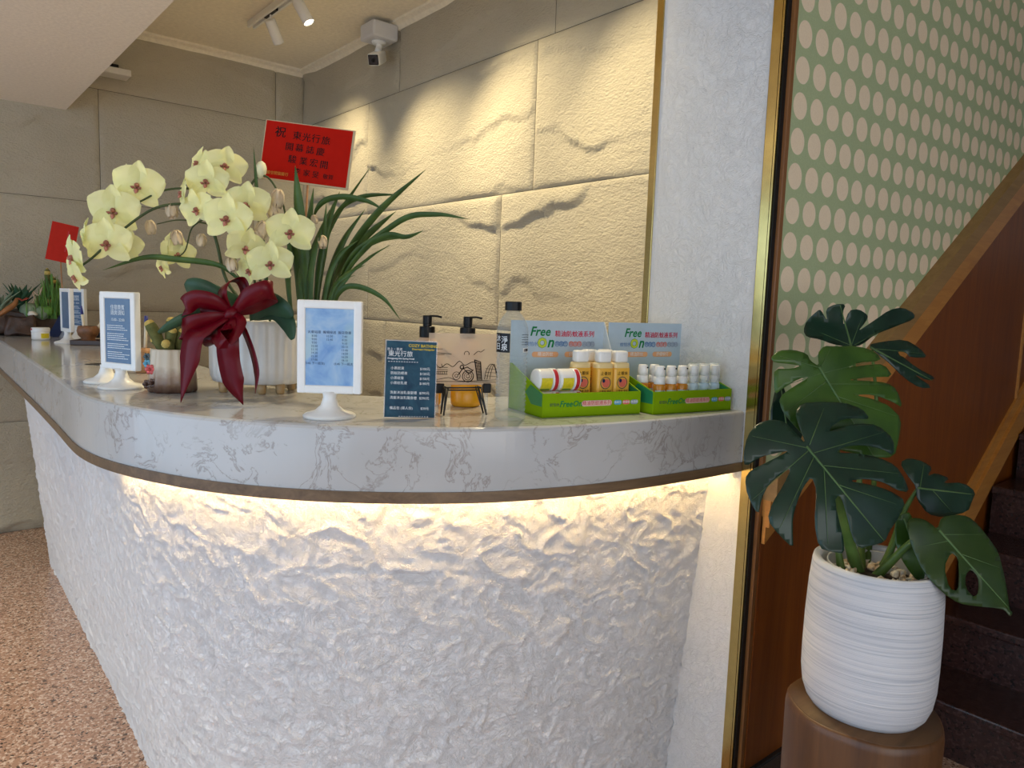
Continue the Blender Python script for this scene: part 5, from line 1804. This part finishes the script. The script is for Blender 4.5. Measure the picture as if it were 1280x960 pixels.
L1 = [(1008, 556), (992, 538), (981, 527), (965, 524), (946, 529), (934, 545), (929, 569), (931, 584), (951, 571), (972, 566), (988, 563), (960, 577), (938, 588), (931, 598), (934, 619), (948, 645), (952, 623),
      (960, 607), (974, 594), (990, 584), (979, 607), (965, 629), (959, 650), (973, 668), (992, 686), (991, 668), (991, 648), (996, 629), (1004, 609), (1015, 595), (1021, 613), (1018, 654), (1024, 685), (1040, 690),
      (1056, 692), (1054, 672), (1043, 626), (1049, 618), (1055, 629), (1066, 674), (1075, 686), (1088, 682), (1106, 678), (1112, 664), (1123, 648), (1133, 626), (1112, 613), (1090, 606), (1060, 601), (1082, 598),
      (1106, 603), (1120, 612), (1137, 616), (1131, 598), (1119, 581), (1097, 571), (1068, 566), (1044, 566), (1056, 558), (1080, 556), (1103, 561), (1118, 570), (1117, 548), (1097, 531), (1073, 529), (1049, 535),
      (1036, 540), (1040, 532), (1055, 523), (1073, 523), (1088, 524), (1078, 511), (1055, 503), (1023, 502), (1002, 504), (994, 516), (999, 533)]
L2 = [(1024, 458), (1013, 451), (1009, 442), (992, 437), (973, 438), (963, 447), (968, 453), (988, 455), (1002, 457), (990, 461), (968, 461), (967, 478), (969, 493), (978, 486), (999, 473), (1013, 471), (992, 483),
      (973, 497), (978, 514), (990, 529), (1005, 545), (1040, 560), (1090, 572), (1118, 572), (1124, 548), (1127, 523), (1112, 507), (1090, 498), (1064, 493), (1092, 493), (1116, 502), (1129, 510), (1121, 486), (1108, 478),
      (1084, 476), (1057, 475), (1090, 471), (1117, 471), (1105, 455), (1084, 456), (1056, 460), (1074, 453), (1102, 451), (1097, 442), (1083, 435), (1064, 432), (1045, 433), (1030, 432), (1022, 442)]
L3 = [(1062, 434), (1040, 430), (1025, 424), (1008, 421), (1004, 413), (1008, 401), (1022, 388), (1026, 387), (1034, 402), (1032, 386), (1044, 380), (1057, 380), (1053, 390), (1054, 409), (1061, 388), (1073, 386), (1085, 394),
      (1082, 402), (1071, 415), (1092, 401), (1112, 387), (1128, 384), (1143, 392), (1142, 399), (1119, 408), (1093, 418), (1077, 431)]
L4 = [(1085, 431), (1102, 427), (1131, 424), (1150, 435), (1160, 447), (1142, 447), (1124, 442), (1145, 459), (1171, 473), (1160, 476), (1140, 466), (1167, 485), (1150, 485), (1131, 473), (1112, 454), (1097, 442)]
L5 = [(1146, 609), (1133, 592), (1125, 578), (1136, 572), (1155, 577), (1166, 585), (1159, 595), (1170, 591), (1188, 598), (1178, 604), (1205, 603), (1220, 615), (1215, 627), (1210, 640), (1178, 647), (1160, 643), (1146, 624)]
L6 = [(1172, 662), (1177, 646), (1194, 643), (1210, 645), (1223, 656), (1238, 675), (1248, 690), (1255, 716), (1260, 745), (1262, 762), (1266, 766), (1263, 771), (1256, 762), (1246, 760), (1222, 758), (1200, 755), (1178, 741),
      (1155, 716), (1139, 682), (1133, 656), (1139, 647), (1152, 648), (1162, 653)]
H6 = [[(1189, 690), (1198, 697), (1199, 718), (1198, 739), (1187, 736), (1180, 709)], [(1214, 711), (1223, 721), (1224, 735), (1222, 744), (1216, 746), (1207, 734), (1207, 718)]]
L7 = [(1118, 655), (1126, 642), (1139, 640), (1143, 665), (1152, 695), (1168, 738), (1150, 730), (1132, 708), (1120, 685)]
L8 = [(985, 500), (975, 470), (968, 490), (962, 520), (968, 545), (985, 555), (1005, 548), (1000, 520)]
big_leaf(L1, (1008, 558), (1105, 676), 1.34, 0.10, -0.45, M['monstera_dark'], 0.28,
         ribs=[((1010, 560), (940, 545)), ((1012, 562), (940, 625)), ((1018, 570), (975, 660)), ((1030, 584), (1035, 680)), ((1012, 556), (1030, 510)), ((1018, 566), (1105, 540)), ((1030, 582), (1125, 592)), ((1048, 606), (1120, 630))])
big_leaf(L2, (1024, 459), (1092, 570), 1.44, 0.15, -0.35, M['monstera_mid'], 0.30,
         ribs=[((1025, 460), (975, 445)), ((1028, 466), (972, 485)), ((1034, 476), (982, 515)), ((1027, 458), (1038, 436)), ((1030, 466), (1095, 450)), ((1038, 480), (1115, 480)), ((1048, 496), (1120, 520))])
big_leaf(L3, (1064, 433), (1050, 381), 1.56, 0.2, 0.5, M['monstera_dark'], 0.25, ribs=[((1064, 432), (1012, 410)), ((1064, 432), (1080, 390)), ((1068, 431), (1138, 393))])
big_leaf(L4, (1088, 434), (1166, 476), 1.62, 0.3, -0.3, M['monstera_dark'], 0.3, holes=[[(1122, 439), (1132, 440), (1138, 446), (1126, 446)]], ribs=[((1095, 436), (1155, 442))])
big_leaf(L5, (1147, 610), (1217, 618), 1.50, 0.2, -0.3, M['monstera_dark'], 0.35, ribs=[((1150, 610), (1155, 580)), ((1165, 612), (1190, 640))])
big_leaf(L6, (1174, 663), (1261, 760), 1.40, 0.1, -0.5, M['monstera_olive'], 0.35, holes=H6, ribs=[((1178, 668), (1230, 668)), ((1186, 676), (1146, 684)), ((1200, 692), (1250, 710))])
big_leaf(L7, (1130, 648), (1160, 730), 1.46, 0.1, -0.2, M['monstera_mid'], 0.25)
big_leaf(L8, (985, 545), (975, 475), 1.58, 0.1, -0.2, M['monstera_dark'], 0.25)


def petiole(pts, r):
    mk('leaf_stalk', tube(smooth_path([pot_loc(*q) for q in pts], 8), r, 10, lambda t: 1.25 - 0.75 * t), M['petiole'], pot, True)


petiole([(1075, 722, 1.50), (1062, 680, 1.49), (1045, 620, 1.45), (1022, 575, 1.38), (1009, 559, 1.345)], 0.0105)
petiole([(1070, 722, 1.51), (1058, 660, 1.53), (1045, 560, 1.52), (1030, 480, 1.47), (1025, 460, 1.445)], 0.0080)
petiole([(1078, 720, 1.52), (1075, 640, 1.58), (1072, 520, 1.60), (1066, 436, 1.565)], 0.0065)
petiole([(1082, 720, 1.53), (1090, 640, 1.60), (1096, 520, 1.66), (1090, 437, 1.63)], 0.0060)
petiole([(1096, 722, 1.50), (1112, 690, 1.51), (1130, 640, 1.52), (1147, 611, 1.505)], 0.0070)
petiole([(1092, 724, 1.48), (1112, 704, 1.46), (1142, 676, 1.43), (1173, 664, 1.405)], 0.0085)
petiole([(1100, 722, 1.50), (1112, 695, 1.49), (1130, 650, 1.465)], 0.0060)
petiole([(1052, 715, 1.50), (1048, 690, 1.50), (1046, 672, 1.50)], 0.0070)
